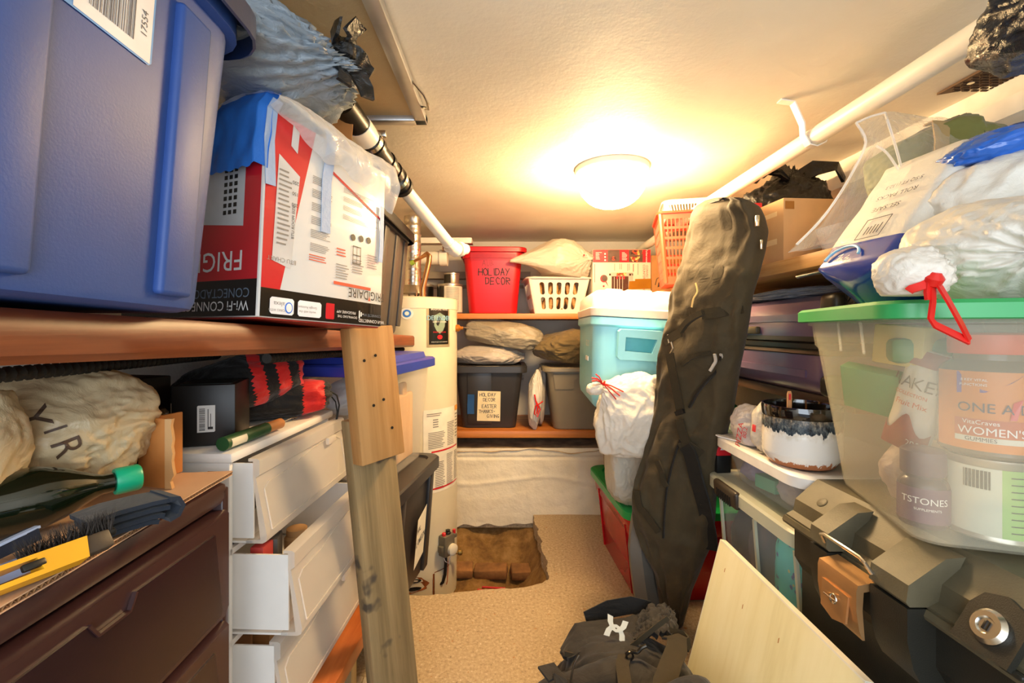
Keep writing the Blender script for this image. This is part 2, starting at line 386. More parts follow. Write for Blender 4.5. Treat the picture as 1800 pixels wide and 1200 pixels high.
M_pvc = mat('painted_pipe', 'efe8d8', .38, bump=.12, bs=50, var=.06)
M_alu = mat('aluminium', 'b9b9b8', .35, .85, bump=.03)
M_steel = mat('bright_steel', 'cfcac0', .25, 1)
M_blk = mat('black_plastic', '141414', .4, bump=.03)
M_rubber = mat('black_rubber', '17130f', .35, var=.2)
M_iron = mat('dark_iron', '2b2722', .6, .6, var=.3, bump=.3, bs=80)
M_brownmesh = mat('brown_perforated_sheet', '5b3c22', .6, var=.2, bump=.2)
M_dark = mat('dark_hole', '080604', .9)
# ---------------------------------------------------------------- room shell
CZ = 1.87
hole = [(-1.06, 2.05), (-.6, 2.07), (-.35, 2.05), (-.2, 2.08), (-.05, 2.10), (.08, 2.115), (.17, 2.15), (.205, 2.19), (.20, 2.26), (.213, 2.34), (.20, 2.42), (.19, 2.5), (.205, 2.57), (.185, 2.66), (.19, 2.75), (.172, 2.85), (.18, 2.96), (-1.06, 2.96)]
def jag(pts, amp, seed, n=4):
    rnd = random.Random(seed); out = []
    for (a, b), (c, d) in zip(pts, pts[1:]+pts[:1]):
        for i in range(n):
            t = i/n; q = amp if i else 0
            out.append((a+(c-a)*t+rnd.uniform(-q, q), b+(d-b)*t+rnd.uniform(-q, q)))
    return out
hj = jag(hole[:17], .006, 3)[:-4]+[hole[16], hole[17]]
b = MB(); b.holed([(-1.09, -1.2), (1.42, -1.2), (1.42, 3.5), (-1.09, 3.5)], [hj], .09, lambda x, y, d: Vector((x, y, -d)))
struct(b, 'floor', M_floor, smooth=0)
# the dirt pit under the broken slab, with a course of buried bricks
def pit(u, v):
    x = -1.14+u*1.5; y = 1.9+v*1.5
    z = -.27+.05*noise.noise(Vector((x*3, y*3, 0)))+.02*noise.noise(Vector((x*11, y*11, 4)))+.008*noise.noise(Vector((x*40, y*40, 2)))
    z += .20*max(0, (y-2.62)/.34)**1.3*(.75+.35*noise.noise(Vector((x*5, 2, 7))))+.20*max(0, (x-.06)/.16)**1.5
    if y < 2.03: z += (2.03-y)*2
    return Vector((x, y, min(z, -.092)))
b = MB().grid(pit, 110, 100); pito = struct(b, 'dirt_pit', M_dirt, smooth=180)
def brick_mb(seed, L=.2):
    rnd = random.Random(seed); m = MB().box((0, 0, 0), (L, .09, .055), bev=.008)
    m.v = [p+Vector((noise.noise(p*30+Vector((seed, 0, 0)))*.006, 0, noise.noise(p*24+Vector((0, seed, 0)))*.007)) for p in m.v]; return m
for i, (x, L, a) in enumerate([(-.275, .155, 2), (-.09, .19, -3), (.10, .15, 5)]):
    o = brick_mb(i, L).build('brick', M_brick, pito); o.location = (x, 2.66, -.208-.006*i); o.rotation_euler = (.1, R(a), R(a*2))
b = MB().box((.165, 1.15, CZ+.02), (2.51, 4.7, .04)); struct(b, 'ceiling', M_ceil)
b = MB().box((-1.11, 1.15, .68), (.05, 4.7, 2.46)); struct(b, 'wall_left', M_wallp)
b = MB().box((1.4, 1.15, .68), (.05, 4.7, 2.46)); struct(b, 'wall_right', M_wallp)
b = MB().box((.165, 3.52, .75), (2.6, .05, 2.4)); struct(b, 'wall_back', M_wallp)
# whitewashed footing wall below the back shelves, ragged at the bottom over the pit
def foot(u, v):
    x = -1.08+u*2.46; z = -.06+v*.49
    bot = .03*noise.noise(Vector((x*4, 1, 0)))+.02*noise.noise(Vector((x*13, 3, 0)))
    if v < .02: z += bot-.01
    ridge = .006*max(0, 1-abs(z-(.22+.07*noise.noise(Vector((x*1.7, 0, 0)))-.05*x))/.02)
    y = 2.945-ridge-.012*noise.noise(Vector((x*3, z*3, 5)))-.004*noise.noise(Vector((x*16, z*16, 8)))
    if abs(z-.37) < .006: y += .006
    return Vector((x, y, z))
b = MB().grid(foot, 160, 60)
struct(b, 'wall_footing', M_found, smooth=180)
b = MB().grid(lambda u, v: Vector((-1.08+u*2.46, 2.935+v*.58, .425+.02*v+.012*noise.noise(Vector((u*20, v*9, 1)))+(.03*noise.noise(Vector((u*9, 0, 4)))-.012 if v < .05 else 0))), 120, 12)
struct(b, 'trim_1', mat('dusty_ledge', 'a88f6c', .95, var=.35, vs=12, bump=.7, bs=40), smooth=180)
# ledger board and duct along the back of the ceiling
b = MB().box((-.42, 3.43, 1.60), (1.2, .1, .05)).box((-.42, 3.46, 1.52), (1.2, .04, .02)); struct(b, 'trim_2', mat('grey_trim', 'a59884', .7))
# moulding between right wall and ceiling
b = MB().box((1.335, 1.75, 1.775), (.075, 3.2, .05)).box((1.355, 1.75, 1.825), (.04, 3.2, .09)); struct(b, 'trim_3', M_white)
# perforated brown sheet screwed to the ceiling at the right
t = thing('perforated_sheet', 'brown perforated metal sheet screwed to the ceiling at upper right', 'panel', (1.28, 1.0, CZ-.004))
b = MB(); pts = [(-.06, -.7), (.11, -.7), (.11, .215), (.04, .24), (-.06, .29)]; b.slab(pts, -.004, .002); b.build('sheet', M_brownmesh, t)
b = MB()
for i in range(34):
    for j in range(6):
        b.box((-.045+j*.026+(i % 2)*.013, -.15+i*.0125, -.0052), (.017, .006, .003))
o = b.build('corrugation', mat('brown_mesh_dark', '3d2614', .7), t); o['kind'] = 'stuff'
MB().lathe([(.008, -.008), (.008, -.004)], n=12).build('screw', M_steel, t).location = (-.035, .22, 0)
# white grille and horizontal drain at the back left under the ceiling
t = thing('wall_vent', 'small white vent with dark mesh at back left under ceiling', 'vent', (-.40, 2.88, 1.72))
MB().box((0, 0, .035), (.36, .02, .025)).box((0, .08, .048), (.36, .16, .02)).build('frame', M_white, t)
b = MB()
for i in range(9): b.box((.0+.016*i, .0, -.005), (.006, .012, .05))
for i in range(4): b.box((.065, .001, -.026+.013*i), (.14, .012, .004))
b.build('mesh', M_brownmesh, t)
solo(MB().tube([(-.75, 2.95, 1.66), (-.40, 2.95, 1.66)], .045, 16).tube([(-.43, 2.95, 1.66), (-.38, 2.95, 1.66)], .053, 16), 'drain_pipe', M_pvc, 'thick white horizontal drain pipe below the small vent at back left', 'pipe')
# ---------------------------------------------------------------- ceiling lamp (the room's light)
t = thing('ceiling_lamp', 'glowing round glass dome lamp on the ceiling', 'lamp', (.44, 1.90, CZ))
MB().lathe([(.152, 0), (.152, -.018), (.147, -.024)], n=40).build('rim', M_white, t)
g = N('lamp_glass'); g.b.inputs['Base Color'].default_value = C('fff4de'); g.b.inputs['Emission Color'].default_value = LAMP_COL+(1,); g.b.inputs['Emission Strength'].default_value = LAMP_STRENGTH
prof = [(.146*cos(R(a))**.8, -.024-.14*sin(R(a))) for a in range(0, 90, 9)]+[(.001, -.164)]
MB().lathe(prof, n=40, cap0=False).build('glass_dome', g.m, t, 180)
# ---------------------------------------------------------------- ceiling access panel, top left
t = thing('access_panel', 'tan ceiling panel in a metal frame with a pull handle', 'panel', (-.50, .9, CZ-.006))
MB().box((0, 0, -.004), (.47, 1.02, .008)).build('board', plaster('panel_board', 'b39a72', 'c2a981', .3, 90), t)
b = MB(); fw = .035
for x in (-.235, .235): b.box((x, 0, -.012), (fw, 1.06, .024), bev=.0015)
for y in (-.515, .515): b.box((0, y, -.012), (.47+fw, fw, .024), bev=.003)
b.build('frame', M_alu, t)
MB().tube([(.252, .30, -.012), (.275, .33, -.03), (.28, .37, -.034), (.275, .41, -.03), (.252, .44, -.012)], .006, 8, flat=.5).build('handle', M_steel, t)
# ---------------------------------------------------------------- pipes on the ceiling
t = thing('gas_pipe', 'long white painted pipe running along the right of the ceiling', 'pipe', (0, 0, 0))
MB().tube([(.915, -.4, 1.765), (.905, .9, 1.765), (.90, 2.0, 1.76), (.95, 3.45, 1.755)], .026, 16).build('pipe', M_pvc, t)
b = MB()
for y in (1.335,):
    b.strap([(.80, y, 1.868), (.84, y, 1.862), (.868, y, 1.80), (.870, y, 1.765), (.885, y, 1.738), (.905, y, 1.733), (.93, y, 1.745), (.938, y, 1.765)], .024, .004, (0, 1, 0))
b.build('pipe_strap', M_white, t)
t = thing('drain_stack', 'sloping white drain pipe with black rubber couplings at upper left', 'pipe', (0, 0, 0))
A = W(628, 218, 1.27); B0 = W(706, 327, 1.56); D0 = W(797, 438, 1.95)
def along(a, b, k): return a+(b-a)*k
MB().tube([B0, D0], .0245, 18).tube([W(790, 431, 1.93), W(803, 441, 1.97)], .031, 18).tube([W(800, 440, 1.97), W(812, 438, 2.0), W(818, 438, 2.03)], .024, 16).tube([W(806, 438, 1.985), W(811, 438, 2.0)], .033, 10).build('pipe', M_pvc, t)
b = MB().tube([along(A, B0, -.25), along(A, B0, 1.02)], .034, 20)
for k in (.30, .55, .72, .98): b.tube([along(A, B0, k), along(A, B0, k+.05)], .0385, 20)
b.build('rubber_coupling', M_rubber, t)
for k in (.84,): MB().tube([along(A, B0, k), along(A, B0, k+.05)], .0395, 20).build('hose_clamp', M_steel, t)
b = MB().tube([along(A, B0, .22), along(A, B0, .27)], .0395, 20)
p = along(A, B0, .245); b.box(tuple(p+Vector((.035, -.005, .02))), (.03, .02, .018), bev=.003)
b.build('hose_clamp', M_steel, t)
b = MB().tube([along(A, B0, .02), along(A, B0, .2)], .0365, 20); b.build('white_sleeve', M_pvc, t)
b = MB().strap([W(772, 403, 1.9), W(781, 403, 1.9), W(781, 425, 1.92)], .012, .003, (0, 1, 0)).tube([along(B0, D0, .86), along(B0, D0, .89)], .0262, 16)
b.build('hanger', M_white, t)
# ================================================================ LEFT: upper shelf and what stands on it
M_shelf = wood('varnished_plank', '47200f', '6b3317', '8f4f27', 1, .42, 7, .05)
M_orange = wood('orange_plank', '8f4316', 'b65a20', 'cf7a38', 0, .35, 8, .05)
M_orangeY = wood('orange_plank_side', '7d3c17', 'a0521f', 'b96a32', 1, .4, 8, .05)
M_rawpine = wood('raw_pine', '8f5f2f', 'ad7c43', 'c08f55', 2, .7, 9, .06, bump=.25, stain=('8a6c46', 7, .66))
M_oldpine = wood('weathered_pine', '5e4c30', '86704a', 'a48a60', 2, .8, 9, .05, bump=.4, stain=('4c4133', 10, .60))
t = thing('wooden_shelf', 'thick reddish plank shelf along the left wall above the drawers', 'shelf', (0, 0, 0))
b = MB(); rg = []
for i in range(47):
    y = -.05+i*.05; zt = 1.233-.0295*y; xf = -.472+.008*y+.003*noise.noise(Vector((y*3, 0, 0))); bite = 0
    if .62 < y < .85: bite = .012*abs(noise.noise(Vector((y*30, 5, 0))))
    rg.append([Vector((-1.075, y, zt)), Vector((xf-.006-bite*.3, y, zt)), Vector((xf-bite*.5, y, zt-.008)), Vector((xf-bite, y, zt-.028)), Vector((xf-bite*.6, y, zt-.046)), Vector((xf-.008, y, zt-.055)), Vector((-1.075, y, zt-.055))])
b.loft(rg).build('plank', M_shelf, t)
def shelf_z(y): return 1.233-.0295*y
def rebar(p, q, label, r=.0085):
    p, q = Vector(p), Vector(q); n = int((q-p).length/.004); b = MB()
    b.tube([p+(q-p)*i/n for i in range(n+1)], [r+(.0022 if i % 4 < 1 else 0) for i in range(n+1)], 10)
    solo(b, 'rebar_rod', M_iron, label, 'rod')
rebar((-.60, .42, shelf_z(.42)-.075), (-.76, 1.20, shelf_z(1.2)-.067), 'ribbed steel rod jutting out under the left shelf plank above the beige bag')
rebar((-.50, .95, shelf_z(.95)-.0665), (-.515, 2.27, shelf_z(2.27)-.0665), 'long ribbed steel rod under the far end of the left shelf plank behind the post')
# post: two boards nailed together, leaning
t = thing('support_post', 'two nailed boards standing as a leaning post under the left shelf', 'post', (-.290, 1.255, 0), (0, -5.6, 0))
Mz = RZ(50)
MB().box((0, 0, .48), (.135, .04, .97), Mz, bev=.003).build('lower_board', M_oldpine, t)
o = MB().box((-.002, -.0445, 1.03), (.135, .046, .355), Mz, bev=.004).build('upper_board', M_rawpine, t)
b = MB()
for x, z in ((-.02, 1.0), (.012, 1.01), (.03, .93), (-.035, 1.12), (.0, 1.13)): b.lathe([(.004, -.001), (.004, .0015)], Mz @ TR(x, -.0678, z) @ RX(90), 8)
b.build('nail_head', M_iron, t)['kind'] = 'stuff'
# ---- big blue tote
M_blue = mat('blue_tote_plastic', '2f4d8e', .5, var=.08, bump=.06, bs=300, spec=.45)
t = thing('storage_tote', 'large blue plastic tote with barcode sticker on left shelf nearest the camera', 'tote', (-.635, .335, 1.232), (-1.7, 0, 0))
W_, D_, H_ = .46, .71, .44
tub_mb(W_, D_, H_, .025, .055, .004, .014, .035).build('body', M_blue, t)
F = side(W_, D_, H_, .025, '+x')
for y in (.04, .245, -.19, -.33):
    b = MB(); b.box((y, .2, .002), (.056, .365, .016), F, bev=.006, seg=3); b.build('rib', M_blue, t)
lid_mb(W_+.03, D_+.03, .07, .03, .014).build('lid', mat('navy_lid', '1f2f55', .4, bump=.05, bs=300), t).location = (0, 0, H_)
b = MB(); b.cur = 0; b.poly([(.035, .278), (.182, .278), (.186, .282), (.186, .415), (.035, .415)], .0012, F); b.build('sticker', mat('sticker_blue', '6fa4de', .35), t, 0)
b = MB(); b.poly([(.09, .280), (.183, .280), (.183, .37), (.09, .372)], .0016, F); flat(b, 'sticker_panel', mat('sticker_white', 'ece8e4', .35), t)
b = MB(); b.barcode(.105, .293, .160, .355, z=.002, M=F, seed=4); b.text('17554', .012, .172, .32, .002, F, rot=90); flat(b, 'barcode', mat('print_grey', '55535a', .5), t)
b = MB(); b.rect(.05, .335, .088, .352, .0018, F); flat(b, 'sticker_red', mat('print_red', 'd2402f', .4), t)
# ---- air conditioner carton (upside down)
M_wcard = mat('carton_white', 'e9e4dc', .28, var=.03, coat=.5, bump=.03, bs=120)
M_red = mat('carton_red', 'd01f2a', .3, var=.05, coat=.5)
M_bcard = mat('carton_black', '15110e', .28, var=.2, coat=.6)
M_ink = mat('ink_dark', '2a2624', .5); M_inkg = mat('ink_grey', '8d8780', .6); M_inkr = mat('ink_red', 'd2502f', .6); M_inkw = mat('ink_white', 'f2eee8', .4)
M_kraft = mat('kraft_card', 'b07a44', .75, var=.08, bump=.08, bs=120); M_kraft2 = mat('kraft_card_pale', 'c79a66', .75, var=.08, bump=.08, bs=120)
t = thing('appliance_carton', 'red, white and black air conditioner carton turned upside down on left shelf', 'box', (-.449, .82, 1.222), (-2.9, 0, -23.2))
cd, cl, chh = .42, .345, .392
MB().box((-cd/2, cl/2, chh/2), (cd, cl, chh), bev=.004).build('carton', M_wcard, t)
F = fr((0, 0, 0), (0, 1, 0), (0, 0, 1)); G = fr((0, 0, 0), (1, 0, 0), (0, 0, 1))
b = MB(); b.rect(.004, .002, cl-.003, .055, .0008, F); b.rect(-cd+.003, .002, -.004, .07, .0008, G)
b.build('black_band', M_bcard, t, 0, False)
b = MB(); b.poly([(.004, .055), (.045, .055), (.116, .39), (.004, .39)], .0008, F); b.rect(-cd+.003, .07, -.004, .39, .0008, G); b.poly([(.165, .33), (.335, .268), (.335, .262), (.165, .323)], .001, F)
b.build('red_print', M_red, t, 0, False)
MB().box((-cd/2+.0, cl/2, -.0015), (cd-.01, cl-.01, .003)).build('red_base', mat('carton_red_dull', '9c2a20', .35, var=.3, vs=20), t)
b = MB(); b.poly([(.024, .108), (.066, .098), (.080, .285), (.030, .312)], .0014, F); b.poly([(-.25, .19), (-.046, .170), (-.046, .39), (-.25, .39)], .0014, G)
b.poly([(.056, .338), (.072, .328), (.075, .372), (.059, .382)], .0015, F)
b.build('print_panel', mat('carton_grey', 'd4d3d2', .3, coat=.4), t, 0, False)
b = MB()
for i in range(14):
    for j in range(3): b.rect(-.075-.014*j, .195+i*.0135, -.066-.014*j, .203+i*.0135, .002, G)
b.build('grille_print', M_blk, t, 0, False)
b = MB(); b.text('FRIGIDAIRE', .054, -.185, .108, .0016, G, rot=180, sx=1.05); b.text('Wi-Fi CONNECTED', .026, -.135, .022, .0016, G, rot=180); b.text('FRIGIDAIRE APP', .0085, .222, .027, .0016, F, rot=180); b.text('DOWNLOAD THE', .0075, .226, .017, .0016, F, rot=180); b.text('WI-FI CONNECTED', .0105, .308, .012, .0016, F, rot=180)
for k in range(3): b.lines(.262+k*.006, .016+k*.005, .266+k*.006, .034-k*.003, 1, .0016, F, fill=1, ragged=0)
b.build('white_lettering', M_inkw, t, 0, False)
b = MB(); b.text('CONECTADO', .025, -.1, .046, .0016, G, rot=180); b.text('CONNECTÉ WI-FI', .009, .305, .026, .0016, F, rot=180); b.build('grey_lettering', mat('ink_slate', '6f7d8c', .5), t, 0, False)
b = MB()
for u0, u1 in ((.024, .078), (.088, .148)): b.slab([(u0+.004, .008), (u1-.004, .008), (u1, .012), (u1, .036), (u1-.004, .040), (u0+.004, .040), (u0, .036), (u0, .012)], .0009, .0016, F)
b.build('badge', mat('badge_white', 'f3f1f2', .35), t, 0, False)
b = MB(); b.slab([(.163, .008), (.183, .008), (.185, .010), (.185, .042), (.163, .042), (.161, .040), (.161, .010)], .0009, .0016, F); b.build('app_badge', M_red, t, 0, False)
b = MB(); b.text('alexa', .012, .044, .028, .002, F, rot=180); b.text('WORKS WITH', .0065, .042, .016, .002, F, rot=180); b.text('works with the', .007, .112, .018, .002, F, rot=180); b.text('Google Assistant', .007, .112, .027, .002, F, rot=180)
b.lines(.032, .285, .062, .135, 16, .002, F, 2, .35); b.text('BTU CHART', .012, .046, .112, .002, F, rot=180)
for r_ in range(6): b.lines(.112, .145+r_*.028, .168, .163+r_*.028, 5, .0016, F, r_, .35)
for r_ in range(3): b.lines(.185+.05*r_, .10+.02*r_, .225+.05*r_, .135+.02*r_, 6, .0016, F, r_+9, .35)
for r_ in range(4): b.lines(.20, .235+r_*.02, .32, .247+r_*.02, 4, .0016, F, r_+30, .3, .5)
b.build('small_print', M_inkg, t, 0, False)
b = MB(); b.text('FRIGIDAIRE', .030, .288, .074, .0018, F, rot=180, sx=.82)
b.text('BTU ROOM SIZE', .009, .068, .19, .002, F, rot=90)
for k in range(3): b.text(('200', '150', '250')[k], .010, .070, .225+.022*k, .002, F, rot=180)
for u0, v0 in ((.235, .20), (.262, .203), (.288, .205)): b.slab([(u0+.008*cos(a*.785), v0+.008*sin(a*.785)) for a in range(8)], .001, .0016, F)
b.rect(.235, .14, .262, .142, .0016, F); b.rect(.235, .18, .262, .182, .0016, F); b.rect(.235, .14, .237, .182, .0016, F); b.rect(.26, .14, .262, .182, .0016, F); b.rect(.248, .14, .2495, .182, .0016, F); b.rect(.235, .16, .262, .162, .0016, F)
b.barcode(.30, .055, .34, .03, 16, .002, F, 9); b.build('dark_lettering', M_ink, t, 0, False)
b = MB(); b.lines(.18, .085, .30, .092, 1, .0016, F, 1, 1, 0); b.lines(.11, .125, .16, .14, 3, .0016, F, 3, .4); b.lines(.185, .15, .22, .17, 3, .0016, F, 5, .4); b.poly([(.292, .060), (.300, .060), (.296, .072)], .002, F)
b.build('red_lettering', M_inkr, t, 0, False)
b = MB(); b.slab([(.066+.009*cos(k*.4), .022+.011*sin(k*.4)) for k in range(16)], .0017, .0022, F); b.build('blue_ring', mat('ring_blue', '3f7fe0', .4), t, 0, False)
b = MB(); b.slab([(.066+.0068*cos(k*.4), .022+.0085*sin(k*.4)) for k in range(16)], .0023, .0026, F); b.build('ring_centre', mat('badge_white', 'f3f1f2'), t, 0, False)
# torn corner and tape on the carton
def tape_strip(pts, w, sidev, name='tape'): return MB().strap(pts, w, .0012, sidev).build(name, M_tape, t)
M_tape = mat('blue_masking_tape', '2f78d6', .6, var=.1, bump=.15, bs=150)
M_tape2 = mat('pale_blue_tape', '9db4d6', .5, var=.08, bump=.2, bs=120)
b = MB()
def tp(u, v):
    x = -.125+u*.132; z = .272+v*.235+.012*noise.noise(Vector((u*6, 0, 1)))*(1-v); y = -.006-.004*noise.noise(Vector((u*5, v*5, 2)))-(.012*(1-v) if v < .5 else .006)
    if z > .392: y += (z-.392)*.55
    if u > .93: y += .02
    return Vector((x, y, z))
b.grid(tp, 24, 30).build('masking_tape', M_tape, t, 180, False)
b = MB().strap([(.02, .008, .40), (.006, .008, .385), (.0035, .006, .33), (.0045, .012, .245)], .022, .0012, (0, 1, 0)); b.build('masking_tape', M_tape2, t)
b = MB().strap([(-.05, .155, .42), (.0, .152, .415), (.012, .15, .38), (.003, .148, .30), (.003, .15, .19)], .026, .0012, (0, 1, 0)); b.build('masking_tape', M_tape2, t)
b = MB().strap([(.004, .33, .30), (.004, .332, .2), (.004, .33, .16)], .014, .0012, (0, 1, 0)); b.build('masking_tape', M_tape2, t)
# clear plastic sheet over the carton
M_film = plastic_film('clear_poly', 'f4f2ee', .36, .16, 22, .5)
def sheet(u, v):
    y = -.004+u*.36; L = v*.5; hang = .01+.05*max(0, min(1, (u-.05)/.3))+.05*max(0, (u-.55)/.45)+.012*noise.noise(Vector((u*9, 0, 3)))
    n1 = .014*(1-abs(noise.noise(Vector((u*6, v*4, 1)))))*1.2+.006*noise.noise(Vector((u*16, v*12, 5)))
    lift = .022*math.exp(-((u-.25)/.35)**2)+.012*math.exp(-((u-.9)/.25)**2)
    if v < .6: x = -.36+v/.6*.36; return Vector((x, y, .397+n1+lift*(v/.6)**2))
    k = (v-.6)/.4
    return Vector((.006+.02*sin(pi*k)+n1*.5+lift*.5*(1-k), y, .397+lift*(1-k)**1.5-k*hang))
MB().grid(sheet, 60, 50).build('plastic_sheet', M_film, t, 180, False)
# ---- grey garbage bag on the carton
M_greybag = bagmat('grey_bag_film', '98a3ad', .22, 30, .55, tl=.15)
M_blackbag = bagmat('black_bag_film', '121110', .22, 30, .7, tl=0)
t = thing('garbage_bag', 'grey garbage bag with knotted black ties lying on the red carton', 'bag', (-.59, .92, 1.650), (0, 3, -24))
b = bag_mb((.56, .56, .21), 3, 6, 3.0, .05, 3.2, .012, neck=(1, .25, -.15), nf=22, fa=.10, pull=.10, nr=.35, flat=.8); b.build('bag', M_greybag, t, 180)
rnd = random.Random(5)
for k in range(5):
    a = k*1.35; p0 = Vector((.262, .075, .10)); d = Vector((.03, .055*cos(a), .075*sin(a)))
    bb = MB(); ring = []
    pts = [p0+d*s+Vector((.012*sin(s*5+k), 0, -.02*s*s)) for s in (0, .25, .55, .8, 1.05)]
    bb.strap(pts, .030, .006, (.4, -sin(a), cos(a))); bb.v = [p+Vector((noise.noise(p*60)*.008, noise.noise(p*50+Vector((3, 0, 0)))*.008, noise.noise(p*55+Vector((0, 7, 0)))*.008)) for p in bb.v]
    bb.build('tie', M_blackbag, t)
MB().lathe([(.006, -.02), (.02, -.012), (.022, .006), (.012, .02)], TR(.267, .075, .10), 10).build('knot', M_blackbag, t)
# ---- dark grey tote behind the carton, on the shelf
M_grey = mat('charcoal_tote', '4c4641', .45, var=.06, bump=.05, bs=300)
M_grey2 = mat('dark_charcoal_tote', '2e2c2d', .4, var=.06, bump=.05, bs=300)
t = thing('storage_tote', 'charcoal plastic tote on the far end of the left shelf behind the carton', 'tote', (-.645, 1.63, shelf_z(1.63)+.002), (-1.7, 0, -1.5))
W_, D_, H_ = .47, .52, .40
tub_mb(W_, D_, H_, .035, .05, .004, .013, .03).build('body', M_grey, t); F = side(W_, D_, H_, .035, '+x')
for y in (-.2, -.06, .08, .2):
    b = MB(); b.box((y, .2, .001), (.05, .34, .01), F, bev=.004); b.build('rib', M_grey, t)
lid_mb(W_+.026, D_+.026, .07, .03, .012).build('lid', M_blk, t).location = (0, 0, H_)
solo(MB().box((0, 0, .14), (.10, .012, .28), bev=.002), 'cardboard_piece', M_kraft, 'brown cardboard piece showing between the clear sheet and drain pipe at top', 'cardboard', (-.47, 1.21, 1.62), (0, 4, 20))
# ================================================================ LEFT: below the shelf
# ---- plum drawer tower
M_plum = mat('plum_plastic', '3a2323', .3, var=.08, spec=.6); M_plumw = mat('plum_tinted_front', '25131a', .25, var=.15, spec=.6)
t = thing('drawer_tower', 'dark plum plastic drawer tower at lower left corner', 'drawers', (-.515, .585, 0), (0, 0, 1.5))
uw, ud, uh = .545, .42, .915
b = MB(); b.box((-ud/2, 0, uh-.02), (ud, uw, .04), bev=.012).box((-ud/2, -uw/2+.01, uh/2), (ud, .02, uh-.02), bev=.004).box((-ud/2, uw/2-.01, uh/2), (ud, .02, uh-.02), bev=.004).box((-ud+.01, 0, uh/2), (.02, uw, uh-.04))
for k in range(5): b.box((-ud/2, 0, .03+k*.205), (ud-.02, uw-.03, .012))
b.build('frame', M_plum, t)
for k in range(4):
    z0 = .062+k*.205; d = MB(); hh = .19
    rg = []
    for x, k2 in ((-.02, .0), (.004, 0), (.012, .004)): rg.append([Vector((x, yy, z0+zz)) for yy, zz in ((-uw/2+.018+k2, .012+k2), (-uw/2+.03+k2, k2), (uw/2-.03-k2, k2), (uw/2-.018-k2, .012+k2), (uw/2-.018-k2, hh-k2), (-uw/2+.018+k2, hh-k2))])
    d.loft(rg); d.box((-.2, 0, z0+.01), (.36, uw-.06, .01)); dr = d.build('drawer', M_plum, t)
    # tinted window set into the front, with a scooped pull
    F = fr((.0135, 0, z0), (0, 1, 0), (-.0, 0, 1))
    w = MB(); pts = [(-.215, .014), (.222, .014), (.226, .02), (.205, .165), (.03, .168), (.018, .148), (-.03, .148), (-.042, .168), (-.21, .165), (-.225, .02)]
    w.slab(pts, -.002, .002, F); w.build('window', M_plumw, dr)
    w = MB(); w.strap([(-.042, .168, .001), (-.03, .149, .002), (.018, .149, .002), (.030, .168, .001)], .006, .004, (0, 0, 1), F); w.build('pull', M_plum, dr)
# ---- corrugated cardboard sheet lying on the plum tower
M_cside = mat('cardboard_liner', 'c9a585', .8, var=.06, bump=.06, bs=100); M_flute = mat('cardboard_flute', 'a87c50', .9, var=.2)
t = thing('cardboard_sheet', 'flat corrugated cardboard sheet lying on the plum drawer tower', 'cardboard', (0, 0, .9165))
front = [(-.497, .30), (-.500, .40), (-.505, .50), (-.512, .60), (-.520, .70), (-.527, .80), (-.532, .885)]
poly = front+[(-.60, .875), (-.92, .86), (-.92, .30)]
MB().slab(poly, 0, .0015).build('liner', M_cside, t); MB().slab(poly, .0065, .008).build('liner', M_cside, t)
b = MB(); pts = []
for i in range(150):
    k = i/149*6; a = int(min(5, k)); f = k-a; x = front[a][0]+(front[a+1][0]-front[a][0])*f; y = front[a][1]+(front[a+1][1]-front[a][1])*f
    pts.append((x, y, .004+(.0024 if i % 2 else -.0024)))
vs = [p for q in pts for p in (q, (q[0]-.05, q[1]+.002, q[2]))]; b.add(vs, [(2*i, 2*i+2, 2*i+3, 2*i+1) for i in range(149)])
b.build('fluting', M_flute, t, 0, False)
CT = .9253
# ---- things on the cardboard
M_beige = bagmat('beige_shop_bag', 'd9c49c', .35, 16, .5, tl=.3)
t = thing('shopping_bag', 'crumpled beige plastic shopping bag with dark lettering on the cardboard', 'bag', (-.735, .74, CT+.028))
b = bag_mb((.30, .26, .205), 11, 6, 2.3, .10, 2.2, .012, neck=(.55, -.3, -.75), nf=7, fa=.05, pull=0, flat=.8)
b.build('bag', M_beige, t, 180)
vd = Vector((-.735, .74, 0)).normalized(); Mp = fr((.315, -.30, .085), (vd.y, -vd.x, 0), (0, 0, 1)); tx = MB()
for ch, u, v, sz in (('Y', -.035, .035, .05), ('I', -.012, .018, .036), ('R', .0, -.008, .046), ('I', -.05, -.045, .03)): tx.text(ch, sz, u, v, 0, rot=-72)
tx = project(fine(tx), b, Mp, vd, .002); tx.build('lettering', mat('bag_print', '4a3626', .6), t, 0, False)
b = bag_mb((.10, .14, .20), 12, 5, 2.2, .14, 2.4, .02, flat=.85); o = b.build('bag_handle', M_beige, t, 180); o.location = (.06, -.175, -.0)
def onto(o, M, pts3):  # drop print onto a mesh surface along a direction
    return pts3
t_bag = t
# dark bottle lying down, green screw cap toward the front
M_bottle = mat('dark_green_bottle', '10180c', .08, spec=.7, coat=.6); M_cap = mat('green_cap', '14a277', .35)
t = thing('bottle', 'large dark bottle lying down with a bright green screw cap', 'bottle', (-.563, .70, CT+.048), (0, 0, 0))
ax = Vector((-.60, -.80, .0)).normalized(); M = fr((0, 0, 0), ax.orthogonal(), ax.cross(ax.orthogonal()))
if (M.to_3x3() @ Vector((0, 0, 1))).dot(ax) < 0: M = M @ RX(180)
MB().lathe([(.014, .02), (.014, .045), (.018, .055), (.034, .085), (.042, .11), (.043, .135), (.043, .28), (.038, .292), (.01, .295)], M, 28).build('glass', M_bottle, t)
b = MB(); b.lathe([(.017, 0), (.0195, .003), (.0195, .028), (.0185, .031)], M, 28); b.build('cap', M_cap, t)
Mf = fr(tuple(-ax*.0004), Vector((-.80, .60, 0)), (0, 0, 1)); b = MB()
